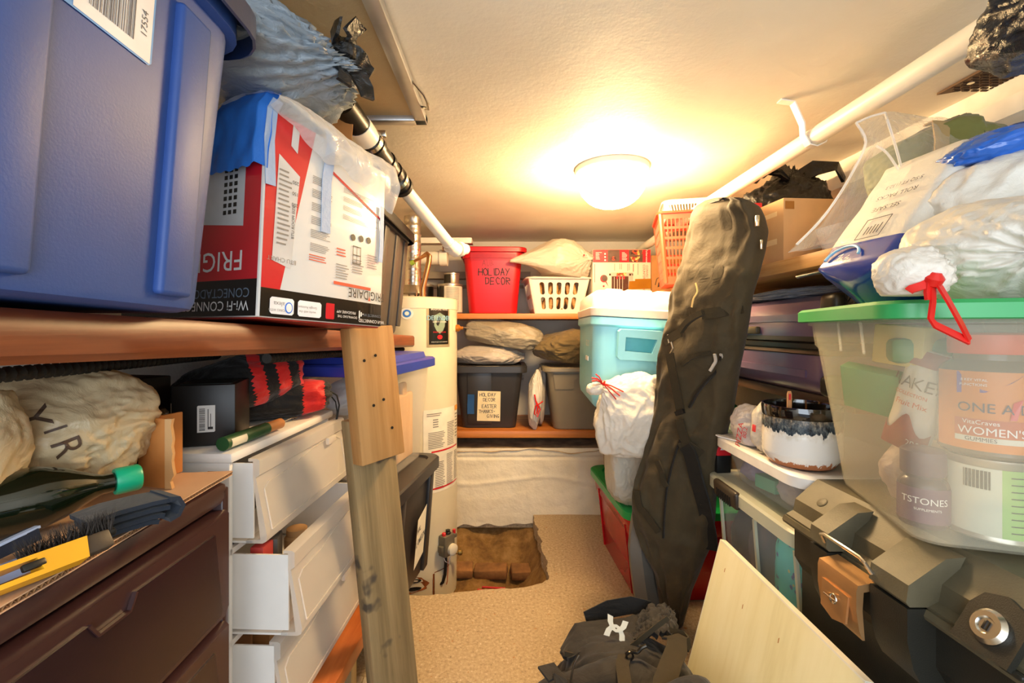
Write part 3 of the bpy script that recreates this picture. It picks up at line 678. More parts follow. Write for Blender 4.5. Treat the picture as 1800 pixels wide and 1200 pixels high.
for k in range(3): b.strap([(.0072*cos(R(120*k+a)), .0072*sin(R(120*k+a)), .0006) for a in (0, 35, 70)], .003, .0002, (0, 0, 1) if 0 else [(cos(R(120*k+a)), sin(R(120*k+a)), 0) for a in (0, 35, 70)], Mf)
for k, ch in enumerate('RECYCLE BOTTLE'): 
    a = 200-k*17; b.text(ch, .0042, .0135*cos(R(a)), .0135*sin(R(a)), .0006, Mf, rot=a-90)
flat(b, 'cap_print', mat('cap_ink', '0b3f30', .5), t)
b = MB(); b.lathe([(.0434, .19), (.0434, .25)], M, 28, False, False); b.build('label', mat('bottle_label', '2c7a3c', .4), t)
# rolled dark cylinder behind the bottle
solo(MB().lathe([(.0, 0), (.055, .003), (.058, .012), (.058, .11), (.05, .118), (.02, .12)], n=24), 'round_canister', mat('olive_jar', '4a3b1e', .2, spec=.6), 'brown round jar standing behind the green capped bottle', 'jar', (-.72, .875, CT))
# torn cardboard box end
t = thing('cardboard_box_end', 'torn orange-brown cardboard flap standing behind the green bottle cap', 'cardboard', (-.588, .785, CT), (0, 0, -14))
MB().box((-.028, 0, .06), (.060, .006, .12), bev=.002).box((-.058, .04, .058), (.006, .08, .116), bev=.002).build('panel', mat('cardboard_orange', 'c07c3c', .7, bump=.08, bs=100), t)
b = MB(); pts = [(0, 0)]+[(.012+.007*noise.noise(Vector((k*1.7, 0, 0))), k*.012) for k in range(11)]+[(0, .12)]; b.slab(pts, -.003, .004, fr((.002, 0, 0), (1, 0.3, 0), (0, 0, 1))); b.build('torn_flap', M_kraft2, t)
# dish brushes, scraper and strap in the front corner
M_navy = mat('navy_grip', '1b2436', .45); M_sky = mat('pale_blue_plastic', '9fb2d6', .35); M_bris = mat('brush_bristle', '3b332c', .8, var=.5)
t = thing('scrub_brush', 'navy and pale blue scrub brush with dark bristles', 'brush', (0, 0, 0))
p0 = Vector((-.56, .435, CT+.010)); p1 = Vector((-.525, .50, CT+.018)); dd = (p1-p0)
MB().strap([p0-dd*1.2, p0-dd*.3, p0+dd*.6, p1], .030, .012, (.8, -.5, .1)).build('handle', M_sky, t)
MB().box((0, 0, 0), (.022, .085, .010), fr(p1+dd*.45, (.86, -.5, 0), dd), bev=.004).build('head', M_blk, t)
b = MB(); rnd = random.Random(2); Mh = fr(p1+dd*.45, (.86, -.5, 0), dd)
for i in range(420):
    q = Vector((rnd.uniform(-.01, .01), rnd.uniform(-.04, .04), .004)); d = Vector((rnd.gauss(0, .004), rnd.gauss(0, .006)+q.y*.12, .018+rnd.random()*.008))
    u = Vector((.0007, .0003, 0)); b.add([q-u, q+u, q+d], [(0, 1, 2)], Mh)
o = flat(b, 'bristles', M_bris, t); o['kind'] = 'stuff'
t = thing('utensil', 'long navy handled tool with a pale grey slotted tip', 'tool', (0, 0, 0))
q0 = Vector((-.60, .43, CT+.010)); q1 = Vector((-.565, .545, CT+.030))
MB().strap([q0-(q1-q0)*.4, q0, q0+(q1-q0)*.5, q1], .022, .014, (.9, -.3, .1)).build('handle', M_navy, t)
MB().strap([q0-(q1-q0)*.55, q0-(q1-q0)*.2], .026, .017, (.9, -.3, .1)).build('collar', M_sky, t)
e = (q1-q0); MB().strap([q0+e*.5+Vector((.008, 0, .009)), q0+e*.8+Vector((.008, 0, .010)), q1+Vector((.004, 0, .008))], .008, .003, (.9, -.3, .1)).build('inlay', M_sky, t)
t = thing('scraper', 'yellow and black plastic scraper lying at the cardboard edge', 'tool', (-.512, .485, CT+.016), (0, 55, -18))
b = MB(); MH = RX(0)
outer = [(-.012, -.06), (.012, -.055), (.014, .045), (-.010, .05)]; b.holed(outer, [[(-.006, -.048), (.007, -.046), (.008, .006), (-.006, .004)]], .022, lambda x, y, d: Vector((x, y, d-.004))); b.build('frame', mat('yellow_plastic', 'e0a41c', .4), t)
MB().box((0, .060, .006), (.022, .03, .016), bev=.003).build('tip', mat('dark_brown_plastic', '3a3027', .5), t)
MB().box((0, -.085, .006), (.026, .055, .018), bev=.004).build('grip', M_navy, t)
MB().box((0, .0, .016), (.008, .02, .006), bev=.002).build('slider', M_blk, t)
t = thing('knee_strap', 'folded dark blue fabric strap beside the scrub brush', 'strap', (-.522, .625, CT), (0, 0, 62))
M_strapf = fabric('navy_fabric', '27313f', '1b222d')
for k, (r_, z_) in enumerate(((.0, .030), (.006, .020), (.010, .010), (.012, .003))):
    b = MB(); b.strap([(-.05+.004*k, 0, z_), (-.02, 0, z_+.004), (.02, 0, z_+.003), (.048-.006*k, 0, z_)], .055-.004*k, .006, (0, 1, 0)); b.build('fold', M_strapf, t)
b = MB(); b.strap([(.04, 0, .033), (.052, 0, .030), (.058, 0, .018), (.052, 0, .006), (.04, 0, .003)], .056, .006, (0, 1, 0)); b.build('end_loop', M_strapf, t)
# ---- white drawer unit
M_frost = frosted('frosted_drawer', 'efe9e0', .62, .35, .35); M_whp = mat('white_plastic', 'ece7df', .35, var=.03)
t = thing('drawer_unit', 'white plastic drawer unit with three translucent drawers under the left shelf', 'drawers', (-.565, 1.185, .345), (0, 0, -2))
uw, ud, uh = .485, .40, .60
b = MB(); b.box((-ud/2+.004, 0, uh-.011), (ud+.014, uw+.02, .022), bev=.007).box((-ud/2, -uw/2+.006, uh/2), (ud, .012, uh-.03), bev=.003).box((-ud/2, uw/2-.006, uh/2), (ud, .012, uh-.03), bev=.003).box((-ud+.006, 0, uh/2), (.012, uw, uh-.03))
for k in range(3): b.box((-ud/2, -uw/2+.02, .006+k*.192), (ud-.02, .04, .012)).box((-ud/2, uw/2-.02, .006+k*.192), (ud-.02, .04, .012)).box((-.01, 0, .006+k*.192), (.02, uw, .012))
b.build('frame', M_whp, t)
M_cont = [mat('content_tan', 'b98d5c', .7), mat('content_red', 'a9322c', .6), mat('content_white', 'd9d5cc', .6), mat('content_dark', '4a4640', .6), mat('content_peach', 'd39a6a', .6)]
pull = [.075, .105, .03]   # bottom, middle, top drawers
for k in range(3):
    z0 = .020+k*.192; x0 = pull[k]; h = .178; d = MB()
    # front: slanted outward at the bottom, with a rolled lip along the top
    def prof(x, z): return Vector((x0+x, 0, z0+z))
    sec = [(.0, h), (.018, h), (.024, h-.004), (.024, h-.034), (.016, h-.040), (.040, .016), (.038, .004), (.030, 0), (-.005, 0), (-.005, .006), (.026, .008), (.010, h-.04), (.010, h-.006), (0, h-.006)]
    hw = uw/2-.016
    rings = [[Vector((x0+x, y, z0+z)) for x, z in sec] for y in (-hw, -hw+.004, hw-.004, hw)]
    d.loft(rings); fo = d.build('drawer', M_frost, t)
    tr_ = MB(); tr_.box((x0-.17, -hw+.004, z0+h/2), (.36, .004, h-.02)).box((x0-.17, hw-.004, z0+h/2), (.36, .004, h-.02)).box((x0-.17, 0, z0+.003), (.36, 2*hw, .004)).box((x0-.35, 0, z0+h/2), (.004, 2*hw, h-.02)); tr_.build('tray', M_whp, fo)
    Ff = fr((x0+.0165, 0, z0+h-.04), (0, 1, 0), (-.024, 0, .122))
    w = MB(); rim = [(-hw+.02, -.118), (hw-.02, -.118), (hw-.02, -.02), (hw-.07, .0), (.03, -.004), (-.10, -.02), (-hw+.04, -.02), (-hw+.02, -.03)]
    for p, q in zip(rim, rim[1:]+rim[:1]): w.strap([(p[0], p[1], .0012), (q[0], q[1], .0012)], .003, .0016, (0, 0, 1), Ff)
    w.build('moulding', M_frost, fo)
    w = MB(); w.box((x0+.026, hw-.10, z0+h-.045), (.012, .05, .020), bev=.004); w.build('latch_tab', M_frost, fo)
for (nm, c, x, y, z, s, cat, lab) in (('small_carton', 0, -.07, .03, .035, (.10, .12, .05), 'box', 'tan carton seen through the lowest white drawer'), ('small_carton', 4, -.09, -.12, .035, (.10, .13, .055), 'box', 'peach packet seen through the lowest white drawer near the post'),
     ('small_carton', 1, .035, -.185, .235, (.03, .04, .15), 'box', 'red packet poking up at near end of middle white drawer'), ('small_carton', 3, .035, -.14, .228, (.03, .05, .155), 'box', 'dark packet beside red one in middle white drawer'), ('jar', 0, .02, .0, .228, (.06, .06, .11), 'jar', 'tan jar seen through the middle white drawer'),
     ('jar', 2, -.05, .06, .42, (.10, .10, .09), 'jar', 'white jar seen through the top white drawer'), ('small_carton', 3, -.07, -.10, .42, (.07, .12, .07), 'box', 'grey carton seen through the top white drawer')):
    m = MB()
    if nm == 'jar': m.lathe([(s[0]*.5, 0), (s[0]*.5, s[2]*.8), (s[0]*.4, s[2]*.85), (s[0]*.42, s[2]*.88), (s[0]*.42, s[2])], n=20)
    else: m.box((0, 0, s[2]/2), s, bev=.003)
    p = Matrix.Rotation(R(-2), 3, 'Z') @ Vector((x, y, 0)); solo(m, nm, M_cont[c], lab, cat, (-.565+p.x, 1.185+p.y, .345+z), (0, 0, 9*c-12))
# board the white unit stands on, and bleached planks on the floor
t = thing('wooden_shelf', 'orange stained board under the white drawer unit', 'shelf', (-.74, 1.175, .322), (0, 0, -3.5)); MB().box((0, 0, 0), (.66, .54, .042), bev=.003).build('board', M_orangeY, t)
M_bleach = wood('bleached_plank', 'a5947a', 'cbbb9e', 'e2d6bd', 1, .8, 8, .05, bump=.3)
solo(MB().box((0, 0, .150), (.60, .05, .30), bev=.003).box((-.25, -.25, .15), (.05, .05, .30)), 'trestle', M_oldpine, 'rough wooden trestle holding up the orange board', 'support', (-.77, 1.405, 0))
for k in range(3):
    solo(MB().box((0, 0, .013), (.135, .72, .026), bev=.003), 'floor_plank', M_bleach, ('bleached plank on the floor closest to the post', 'bleached floor plank in the middle of three', 'bleached floor plank farthest under the drawers')[k], 'plank', (-.40-.14*k, 1.18, 0), (0, 0, 2))
# ---- on the white unit: black boxes, mesh sack, roller handle
M_bbox = mat('black_gift_box', '17130f', .45, var=.2, bump=.04)
t = thing('black_box', 'black cardboard box with a white barcode label on the white drawers', 'box', (-.655, .985, .9465), (0, 0, 18))
MB().box((0, .07, .066), (.12, .14, .132), bev=.002).build('carton', M_bbox, t); F = fr((0, -.0008, 0), (1, 0, 0), (0, 0, 1))
b = MB(); b.slab([(-.012+.022*0, .030), (.020, .030), (.022, .032), (.022, .088), (-.010, .088), (-.012, .086)], 0, .0006, F); b.build('label', mat('label_white', 'd8d4cd', .5), t)
b = MB(); b.barcode(-.008, .034, .003, .082, 20, .001, F, 6, True); b.lines(.008, .036, .018, .082, 1, .001, F, 1, .12, 0); b.rect(.008, .036, .0095, .08, .001, F); b.rect(.013, .036, .0142, .07, .001, F); flat(b, 'barcode', M_ink, t)
b = MB(); Ft = fr((0, .07, .1325), (1, 0, 0), (0, 1, 0)); b.slab([(-.05, -.055), (.05, -.055), (.05, .055), (-.05, .055)], 0, .0006, Ft); b.build('top_print', mat('green_black_print', '1e2a20', .35), t)
solo(MB().box((0, 0, .075), (.13, .20, .15), bev=.003), 'black_box', mat('dark_brown_box', '1d120b', .5, var=.4, vs=12), 'dark brown box behind the beige shopping bag', 'box', (-.83, .93, .9465), (0, 0, -10))
M_meshf = fabric('black_mesh', '100e0d', '1c1916', .7, 500, .8, 14, .5); M_redf = fabric('red_nylon', 'c41f1c', 'd62a24', .55, 300, .15, 10, .5)
t = thing('mesh_sack', 'black mesh and red striped sack on top of the white drawers', 'bag', (-.635, 1.235, .950))
def sack(size, seed, M, nm, stripes):
    b = bag_mb(size, seed, 5, 2.2, .10, 2.4, .01, flat=.8); idx = []
    fc = [sum((b.v[i] for i in f), Vector())/len(f) for f in b.f]
    b.mi = [1 if any(lo < c.y/size[1] < hi for lo, hi in stripes) else 0 for c in fc]
    b.v = [M @ p for p in b.v]; return b.build(nm, [M_meshf, M_redf], t, 180)
sack((.20, .34, .16), 21, TR(-.06, -.03, .040) @ RY(-12) @ RZ(-52), 'upper_bag', ((.06, .15), (.24, .34), (.42, .6)))
sack((.17, .36, .13), 22, TR(-.035, .05, 0) @ RZ(-64), 'lower_bag', ((.24, .40),))
b = MB(); b.tube([(.10, .125, .07), (.125, .135, .05), (.13, .14, .02), (.125, .14, -.01), (.12, .14, -.035)], .0025, 6).tube([(.10, .13, .06), (.118, .143, .03), (.122, .145, 0), (.12, .14, -.03)], .002, 6); b.build('drawcord', M_blk, t)
MB().box((.12, .14, -.048), (.012, .014, .030), bev=.004).build('cord_lock', mat('green_black', '1c2620', .5), t)
t = thing('roller_handle', 'wood and green handled tool with wire hook on white drawers', 'tool', (-.582, 1.0, .9465+.0155), (0, 0, -4))
Mr = fr((0, 0, 0), (1, 0, 0), (0, 0, -1)); MB().tube([(0, .09, 0), (0, .15, 0), (0, .158, 0)], [.013, .013, .009], 14).build('wooden_end', mat('beech', 'b87a45', .5), t)
MB().tube([(0, -.06, 0), (0, .09, 0)], .0145, 14).build('green_sleeve', mat('green_wrap', '1c4a26', .5), t)
MB().tube([(0, .155, 0), (.004, .19, .004), (.012, .21, .004), (.004, .20, -.004)], .0016, 6).build('hook', M_steel, t)
b = MB(); b.grid(lambda u, v: Vector((.0150*cos(R(-35+70*v)), -.05+.05*u, .0150*sin(R(-35+70*v)))), 4, 6); b.build('label', mat('tag_paper', 'd8d0b8', .6), t, 180)
# ---- totes between the white drawers and the heater
M_cl = frosted('clear_tub', 'f1ede6', .13, .2, .3); M_lidb = mat('cobalt_lid', '2c3d9e', .35, var=.05)
solo(MB().box((0, 0, .105), (.42, .46, .21), bev=.004), 'wooden_block', M_oldpine, 'rough wooden block under the charcoal tote beside heater', 'support', (-.78, 1.69, 0))
def dtote(label, loc, rz, W_, D_, H_, lm):
    t = thing('storage_tote', label, 'tote', loc, (0, 0, rz)); tub_mb(W_, D_, H_, .035, .035, .004, .010, .025).build('body', M_grey2, t)
    F = side(W_, D_, H_, .035, '+x')
    for y in (-.13, .19): b = MB(); b.box((y, .21, .004), (.05, .40, .018), F, bev=.005); b.build('rib', M_grey2, t)
    lid_mb(W_+.02, D_+.02, .05, .035, .012).build('lid', M_grey2, t).location = (0, 0, H_)
    return t, F
t, F = dtote('charcoal tote with a paper sign beside the water heater', (-.505, 1.70, .21), -8, .34, .48, .45, 0)
b = MB(); b.box((.172, .10, .432), (.035, .13, .05), bev=.008); b.build('latch', M_grey, t)
b = MB(); b.poly([(.02, .09), (.125, .11), (.13, .30), (.03, .275)], .016, F); b.build('paper_sign', mat('paper', 'e6dfcd', .7), t, 0)
b = MB(); Fs = F @ TR(.03, .17, .017) @ RZ(8); b.hand('LOWEEN', .020, 0, 0, 0, Fs, .13); b.hand('HAL', .018, .01, .05, 0, Fs, .13); flat(b, 'handwriting', M_navy, t)
t, F = dtote('navy tote hidden behind the leaning post under a clear tub', (-.885, 1.70, .21), 0, .28, .46, .45, 0)
def ctub(label, loc, rz, W_, D_, H_):
    t = thing('clear_tub', label, 'tub', loc, (0, 0, rz)); tub_mb(W_, D_, H_, .03, .05, .003, .008, .03).build('body', M_cl, t)
    b = lid_mb(W_+.016, D_+.016, .055, .028, .010, .03, -.022, .012); b.build('lid', M_lidb, t).location = (0, 0, H_)
    return t
ctub('clear tub with cobalt blue lid to the right of the leaning post', (-.515, 1.705, .675), -9, .33, .50, .40)
ctub('clear tub with cobalt blue lid to the left of the leaning post', (-.885, 1.70, .675), 0, .28, .46, .37)
Mt = Matrix.Rotation(R(-9), 3, 'Z')
def intub(x, y, z): p = Mt @ Vector((x, y, 0)); return (-.515+p.x, 1.685+p.y, .675+z)
solo(MB().box((0, 0, .13), (.025, .17, .26), bev=.02, seg=4).box((0, .0, .27), (.022, .05, .07), bev=.02), 'cutting_board', wood('board_beech', 'b98a5c', 'cda274', 'dbb58a', 2, .5, 8, .1), 'pale wooden cutting board inside the blue lidded tub', 'cutting board', intub(.09, .12, .012), (0, 0, -9))
solo(MB().box((0, 0, .06), (.05, .20, .12), bev=.03, seg=4), 'red_board', mat('terracotta_board', 'a5603c', .5), 'reddish round-edged board inside the blue lidded tub', 'board', intub(.05, -.08, .12), (25, 0, -9))
solo(bag_mb((.2, .22, .15), 31, 5, 2.4, .1, 3), 'plastic_bag', bagmat('white_film', 'e9ecf0', .35), 'bunched white bag in the top of blue lidded tub', 'bag', intub(.01, -.10, .235), (0, 0, 0), None, 180)
solo(bag_mb((.2, .2, .12), 32, 5, 2.4, .12, 3), 'plastic_bag', plastic_film('grey_film', 'cfc8c8', .5), 'see-through grey bag in the bottom of blue lidded tub', 'bag', intub(.01, -.10, .012), (0, 0, 0), None, 180)
# ================================================================ BACK: water heater
t = thing('water_heater', 'tall cream water heater standing in the dirt pit at back left', 'water heater', (-.535, 2.6, -.275))
M_heat = mat('heater_enamel', 'd9cfb4', .35, var=.03, spec=.5); hz = 1.645; hr = .25
MB().lathe([(hr, 0), (hr, .16)], n=64, cap1=False).lathe([(hr+.0015, .16), (hr+.0015, hz-.06)], n=64, cap0=False, cap1=False).build('tank', M_heat, t)
MB().lathe([(hr+.004, hz-.062), (hr+.005, hz-.008), (hr-.006, hz), (.02, hz+.004)], n=64).build('top_cap', mat('heater_top', 'dfd6bf', .35, var=.03), t)
def cyl(r): return lambda a, z, d=0: Vector(((r+d)*sin(R(a)), -(r+d)*cos(R(a)), z))
def patch(m, a0, a1, z0, z1, r, n=14): f = cyl(r); m.grid(lambda u, v: f(a0+(a1-a0)*u, z0+(z1-z0)*v), n, 2)
Z0 = .275
def dpat(name, mt, a0, a1, z0, z1, r=hr+.003): m = MB(); patch(m, a0, a1, z0+Z0, z1+Z0, r); return m.build(name, mt, t, 180)
dpat('label_border', mat('label_gold', 'b7a98a', .3, .4), 28, 63, 1.103, 1.343, hr+.0025); dpat('label_face', M_bcard, 31, 60, 1.118, 1.330, hr+.0035)
f = cyl(hr+.0045); deg = 57.3/hr
m = MB(); mp = lambda x, y, z: f(45.5+x*deg, 1.225+y+Z0)
sh = [(-.038, .045), (-.02, .052), (0, .062), (.02, .052), (.038, .045), (.034, -.01), (.02, -.035), (0, -.05), (-.02, -.035), (-.034, -.01)]
m.add([mp(*p, 0) for p in sh], [tuple(range(10))]); m.build('shield', mat('shield_green', '8fa592', .3, .3), t, 0, False)
f = cyl(hr+.0056); m = MB(); m.text('DEFENDER', .034, 0, .032, 0, maps=mp, sx=.92); m.build('lettering', mat('label_blue', '8fc3e2', .4), t, 0, False)
m = MB(); m.text('BRADFORD WHITE', .0125, 0, .078, 0, maps=mp); m.text('SAFETY SYSTEM', .0125, 0, .012, 0, maps=mp); m.text('PRODUCTS BUILT FOR PROFESSIONALS', .0058, 0, -.094, 0, maps=mp); m.build('lettering', M_inkw, t, 0, False)
m = MB(); m.text('ENERGY SAVER', .010, 0, -.042, 0, maps=mp, sx=1.2); m.add([mp(.017*cos(a*.52), -.068+.012*sin(a*.52), 0) for a in range(12)], [tuple(range(12))]); m.build('lettering', M_red, t, 0, False)
dpat('info_sheet', mat('paper_label', 'e9e3d3', .45), 24, 88, .335, .775)
fi = cyl(hr+.004); m = MB(); rnd = random.Random(8)
def blk(a0, a1, z0, z1, n, fill=.45):
    for i in range(n):
        zz = z0+(z1-z0)*i/n; e = a1-(a1-a0)*rnd.uniform(0, .25); m.grid(lambda u, v: fi(a0+(e-a0)*u, zz+Z0+v*(z1-z0)/n*fill), 5, 1)
blk(27, 36, .35, .52, 18); blk(39, 54, .35, .50, 16); blk(57, 70, .36, .53, 22); blk(30, 54, .57, .66, 10); blk(58, 74, .57, .7, 14); blk(28, 50, .74, .76, 2); blk(36, 44, .68, .73, 4); blk(74, 86, .37, .53, 18); blk(77, 86, .6, .74, 8)
m.build('small_print', M_inkg, t, 0, False)
m = MB()
for z in (.548, .352): patch(m, 34, 84, z+Z0, z+.008+Z0, hr+.0042)
m.build('red_rule', M_red, t, 0, False)
m = MB(); patch(m, 76, 90, .745+Z0, .775+Z0, hr+.0042); m.build('orange_corner', mat('label_orange', 'e09a3c', .5), t, 0, False)
m = MB(); f2 = cyl(hr+.003)
m.add([f2(5+7.5*cos(k*.3), 1.28+Z0+.03*sin(k*.3)) for k in range(21)], [tuple(range(21))]); m.build('round_sticker', M_inkw, t, 0, False)
m = MB(); f2 = cyl(hr+.0036); m.add([f2(5+5*cos(k*.3), 1.28+Z0+.020*sin(k*.3)) for k in range(21)], [tuple(range(21))]); m.build('sticker_dot', mat('dot_blue', '3d7fd8', .4), t, 0, False)
m = MB(); f2 = cyl(hr+.004); m.add([f2(5+2.6*cos(k*.3), 1.28+Z0+.0105*sin(k*.3)) for k in range(21)], [tuple(range(21))]); m.build('sticker_centre', M_inkw, t, 0, False)
dpat('paper_tag', mat('tag_cream', 'e5d8ba', .6), 70, 84, 1.19, 1.26)
# relief valve stub on the right
MB().lathe([(.02, 0), (.02, .02), (.012, .028), (.009, .03), (.009, .045)], TR(hr*sin(R(84))-.002, -hr*cos(R(84)), 1.205+Z0) @ RY(90) , 14).build('relief_valve', mat('brass_orange', 'c07a2a', .4, .6), t)
MB().tube([(hr+.03, -.03, 1.208+Z0), (hr+.075, -.03, 1.205+Z0)], .004, 8).build('valve_lever', M_steel, t)
# draught hood, foil duct, copper pipe
M_foil = mat('foil_duct', 'cfc8bd', .28, 1, bump=.5, bs=60); M_cu = mat('copper_pipe', 'b98a62', .3, 1, var=.2)
MB().lathe([(.075, hz+.03), (.075, hz+.036), (.048, hz+.075), (.047, hz+.08)], n=28, cap0=False).build('draught_hood', mat('galvanised', 'a89c88', .4, .8), t)
b = MB();
for k in range(4): b.tube([(.07*cos(k*1.57+.5), .07*sin(k*1.57+.5), hz), (.072*cos(k*1.57+.5), .072*sin(k*1.57+.5), hz+.034)], .004, 6)
b.build('hood_leg', M_steel, t)
prof = [(.046+(.0025 if k % 6 == 0 else 0)+.004*abs(noise.noise(Vector((k*.4, 0, 0)))), hz+.078+k*.008) for k in range(50)]
MB().lathe(prof, n=28).build('vent_duct', M_foil, t)
b = MB(); rnd = random.Random(3)
for k in range(26):
    a = rnd.uniform(-70, 70); z = hz+rnd.choice((.10, .12, .25, .28, .31))+rnd.uniform(-.015, .015); L = rnd.uniform(.008, .02); ff = cyl(.0535)
    b.add([ff(a-L*300, z-L*.4), ff(a+L*200, z-L*.2), ff(a+L*300, z+L*.5)], [(0, 1, 2)])
b.build('tape_print', mat('tape_red', 'c4452c', .4), t, 0, False)['kind'] = 'stuff'
MB().tube([(.075, -.10, hz), (.075, -.10, hz+.05), (.085, -.10, hz+.09), (.11, -.10, hz+.20), (.112, -.10, hz+.23), (.10, -.09, hz+.245), (.05, -.07, hz+.22), (0, -.05, hz+.20)], [.017, .017, .015, .015, .015, .014, .008, .006], 12).build('copper_pipe', M_cu, t)
MB().tube([(.0, -.052, hz+.198), (.02, -.056, hz+.205)], .014, 10).build('green_tag', mat('lime_tag', 'a3c04a', .5), t)
# gas control at the base
a = 52; g0 = Vector((hr*sin(R(a)), -hr*cos(R(a)), .05+Z0)); nd = Vector((sin(R(a)), -cos(R(a)), 0)); Fg = fr(g0, (cos(R(a)), sin(R(a)), 0), (0, 0, 1))
M_cast = mat('cast_grey', '7d7768', .5, .5, var=.15, bump=.2)
MB().box((0, 0, .025), (.075, .11, .05), Fg, bev=.006).box((-.045, -.01, .028), (.02, .035, .03), Fg, bev=.004).box((.045, .035, .03), (.03, .02, .03), Fg, bev=.004).build('gas_control', M_cast, t)
MB().lathe([(.030, .05), (.030, .066), (.024, .070)], Fg @ TR(.012, -.022, 0), 20).build('temperature_dial', mat('dial_white', 'e6dcc4', .5), t)
MB().lathe([(.011, 0), (.011, .012), (.008, .015)], Fg @ TR(-.022, .055, .026) @ RX(-90), 12).build('red_button', M_red, t)
MB().lathe([(.009, 0), (.009, .02)], Fg @ TR(.05, .045, .03) @ RX(-90), 12).build('red_plug', M_red, t)
MB().lathe([(.016, 0), (.016, .008), (.010, .012), (.013, .02)], Fg @ TR(.008, .055, .026) @ RX(-90), 12).build('black_knob', M_blk, t)
MB().lathe([(.008, 0), (.008, .03), (.014, .034), (.016, .05), (.010, .056)], Fg @ TR(.045, -.065, .02) @ RY(50), 12).build('drain_cock', mat('old_brass', '9a7a3c', .45, .7), t)
b = MB(); b.tube([Fg @ Vector(p) for p in ((-.005, -.05, .02), (-.004, -.10, .022), (-.008, -.16, .02), (-.016, -.20, .012), (-.03, -.215, -.01))], .008, 8); b.build('gas_tube', M_iron, t)
b = MB(); b.tube([Fg @ Vector(p) for p in ((-.03, -.05, .03), (-.02, -.08, .035), (.005, -.10, .034), (.015, -.06, .04))], .0022, 6); b.build('white_wire', M_inkw, t)
b = MB(); b.tube([Fg @ Vector(p) for p in ((.006, -.09, .03), (.004, -.14, .03), (.008, -.20, .022), (.008, -.22, .015))], .0024, 6); b.build('orange_wire', mat('orange_wire', 'd2673a', .5), t)
M_rust = mat('rust', '8a4718', .9, var=.4, vs=30)
dpat('burner_cover', M_heat, 38, 80, -.255, -.085, hr+.006)
b = MB(); patch(b, 36, 38.4, -.25+Z0, -.09+Z0, hr+.002); patch(b, 38, 62, -.088+Z0, -.082+Z0, hr+.0035); f2 = cyl(hr+.002)
rnd = random.Random(6); pts = []
for k in range(18): aa = 14+19*cos(k*.35)*(.7+.3*rnd.random()); zz = -.13+.045*sin(k*.35)*(.6+.5*rnd.random()); pts.append(f2(aa, zz+Z0))
b.add(pts, [tuple(range(18))]); b.build('rust_stain', M_rust, t, 0, False)
for k, zz in enumerate((-.105, -.145, -.188, -.225)):
    b = MB(); f3 = cyl(hr+.003); b.add([f3(13+9*cos(q*.4)*(1 if abs(cos(q*.4)) > .5 else .98), zz+.010*sin(q*.4)+Z0) for q in range(16)], [tuple(range(16))]); b.build('air_slot', M_dark, t, 0, False)
# ================================================================ BACK: shelves
M_bshelf = wood('back_shelf_wood', '8c4a18', 'b3672a', 'cc8440', 0, .45, 8, .05)
t = thing('wooden_shelf', 'upper orange wooden shelf board across the back wall', 'shelf', (0, 0, 0)); MB().box((.03, 3.22, 1.283), (2.1, .52, .036), bev=.003).build('board', M_bshelf, t)
t = thing('wooden_shelf', 'lower orange wooden shelf board just above the whitewashed footing', 'shelf', (0, 0, 0)); MB().box((.03, 3.2, .523), (2.1, .56, .044), bev=.003).build('board', M_bshelf, t)
US = 1.301; LS = .545
# paint cans
M_can = mat('tin_can', 'c9c1b2', .3, .8, bump=.05); M_canp = mat('can_label', 'e2d9c6', .4)
def paint_can(x, y, z, label, r=.083, h=.195, split=200):
    t = thing('paint_can', label, 'paint can', (x, y, z), (0, 0, 0))
    MB().lathe([(r, 0), (r+.002, .003), (r, .007), (r, h-.012), (r+.003, h-.009), (r+.003, h), (r-.006, h), (r-.008, h-.006)], n=32).build('can', M_can, t); return t
def canlab(t, r, z0, z1, a0, a1, mt, nm='label'): b = MB(); f = cyl(r+.001); b.grid(lambda u, v: f(a0+(a1-a0)*u, z0+(z1-z0)*v), 16, 1); return b.build(nm, mt, t, 180)
t = paint_can(-.385, 3.10, US, 'silver paint can with a black and cream label beside red tote', .085, .20)
canlab(t, .085, .012, .185, -95, -20, M_bcard, 'dark_label'); canlab(t, .085, .012, .185, -18, 95, M_canp)
b = MB(); f = cyl(.0875)
for k in range(20): b.grid(lambda u, v: f(-8+60*u, .02+.008*k+.003*v), 5, 1)
b.build('small_print', M_inkg, t, 0, False)
t = paint_can(-.585, 3.12, US, 'paint can with cream label and black dot behind the copper pipe', .085, .20)
canlab(t, .085, .012, .185, -95, 25, M_canp); canlab(t, .085, .012, .185, 26, 90, M_bcard, 'dark_label')
b = MB(); f = cyl(.0872); b.add([f(-8+13*cos(k*.4), .14+.03*sin(k*.4)) for k in range(16)], [tuple(range(16))]); b.build('black_dot', M_bcard, t, 0, False)
b = MB(); b.text('PAINT', .034, 0, 0, 0, maps=lambda x, y, z: f(44+x*600, .10+y)); b.build('lettering', M_inkw, t, 0, False); canlab(t, .0855, .045, .07, 30, 70, mat('cyan_band', '3f9fc0', .4), 'blue_band')
t = paint_can(-.372, 3.10, US+.201, 'small black and grey tin stacked on top of silver paint can', .052, .075); canlab(t, .052, .008, .067, -95, 0, M_bcard, 'dark_label')
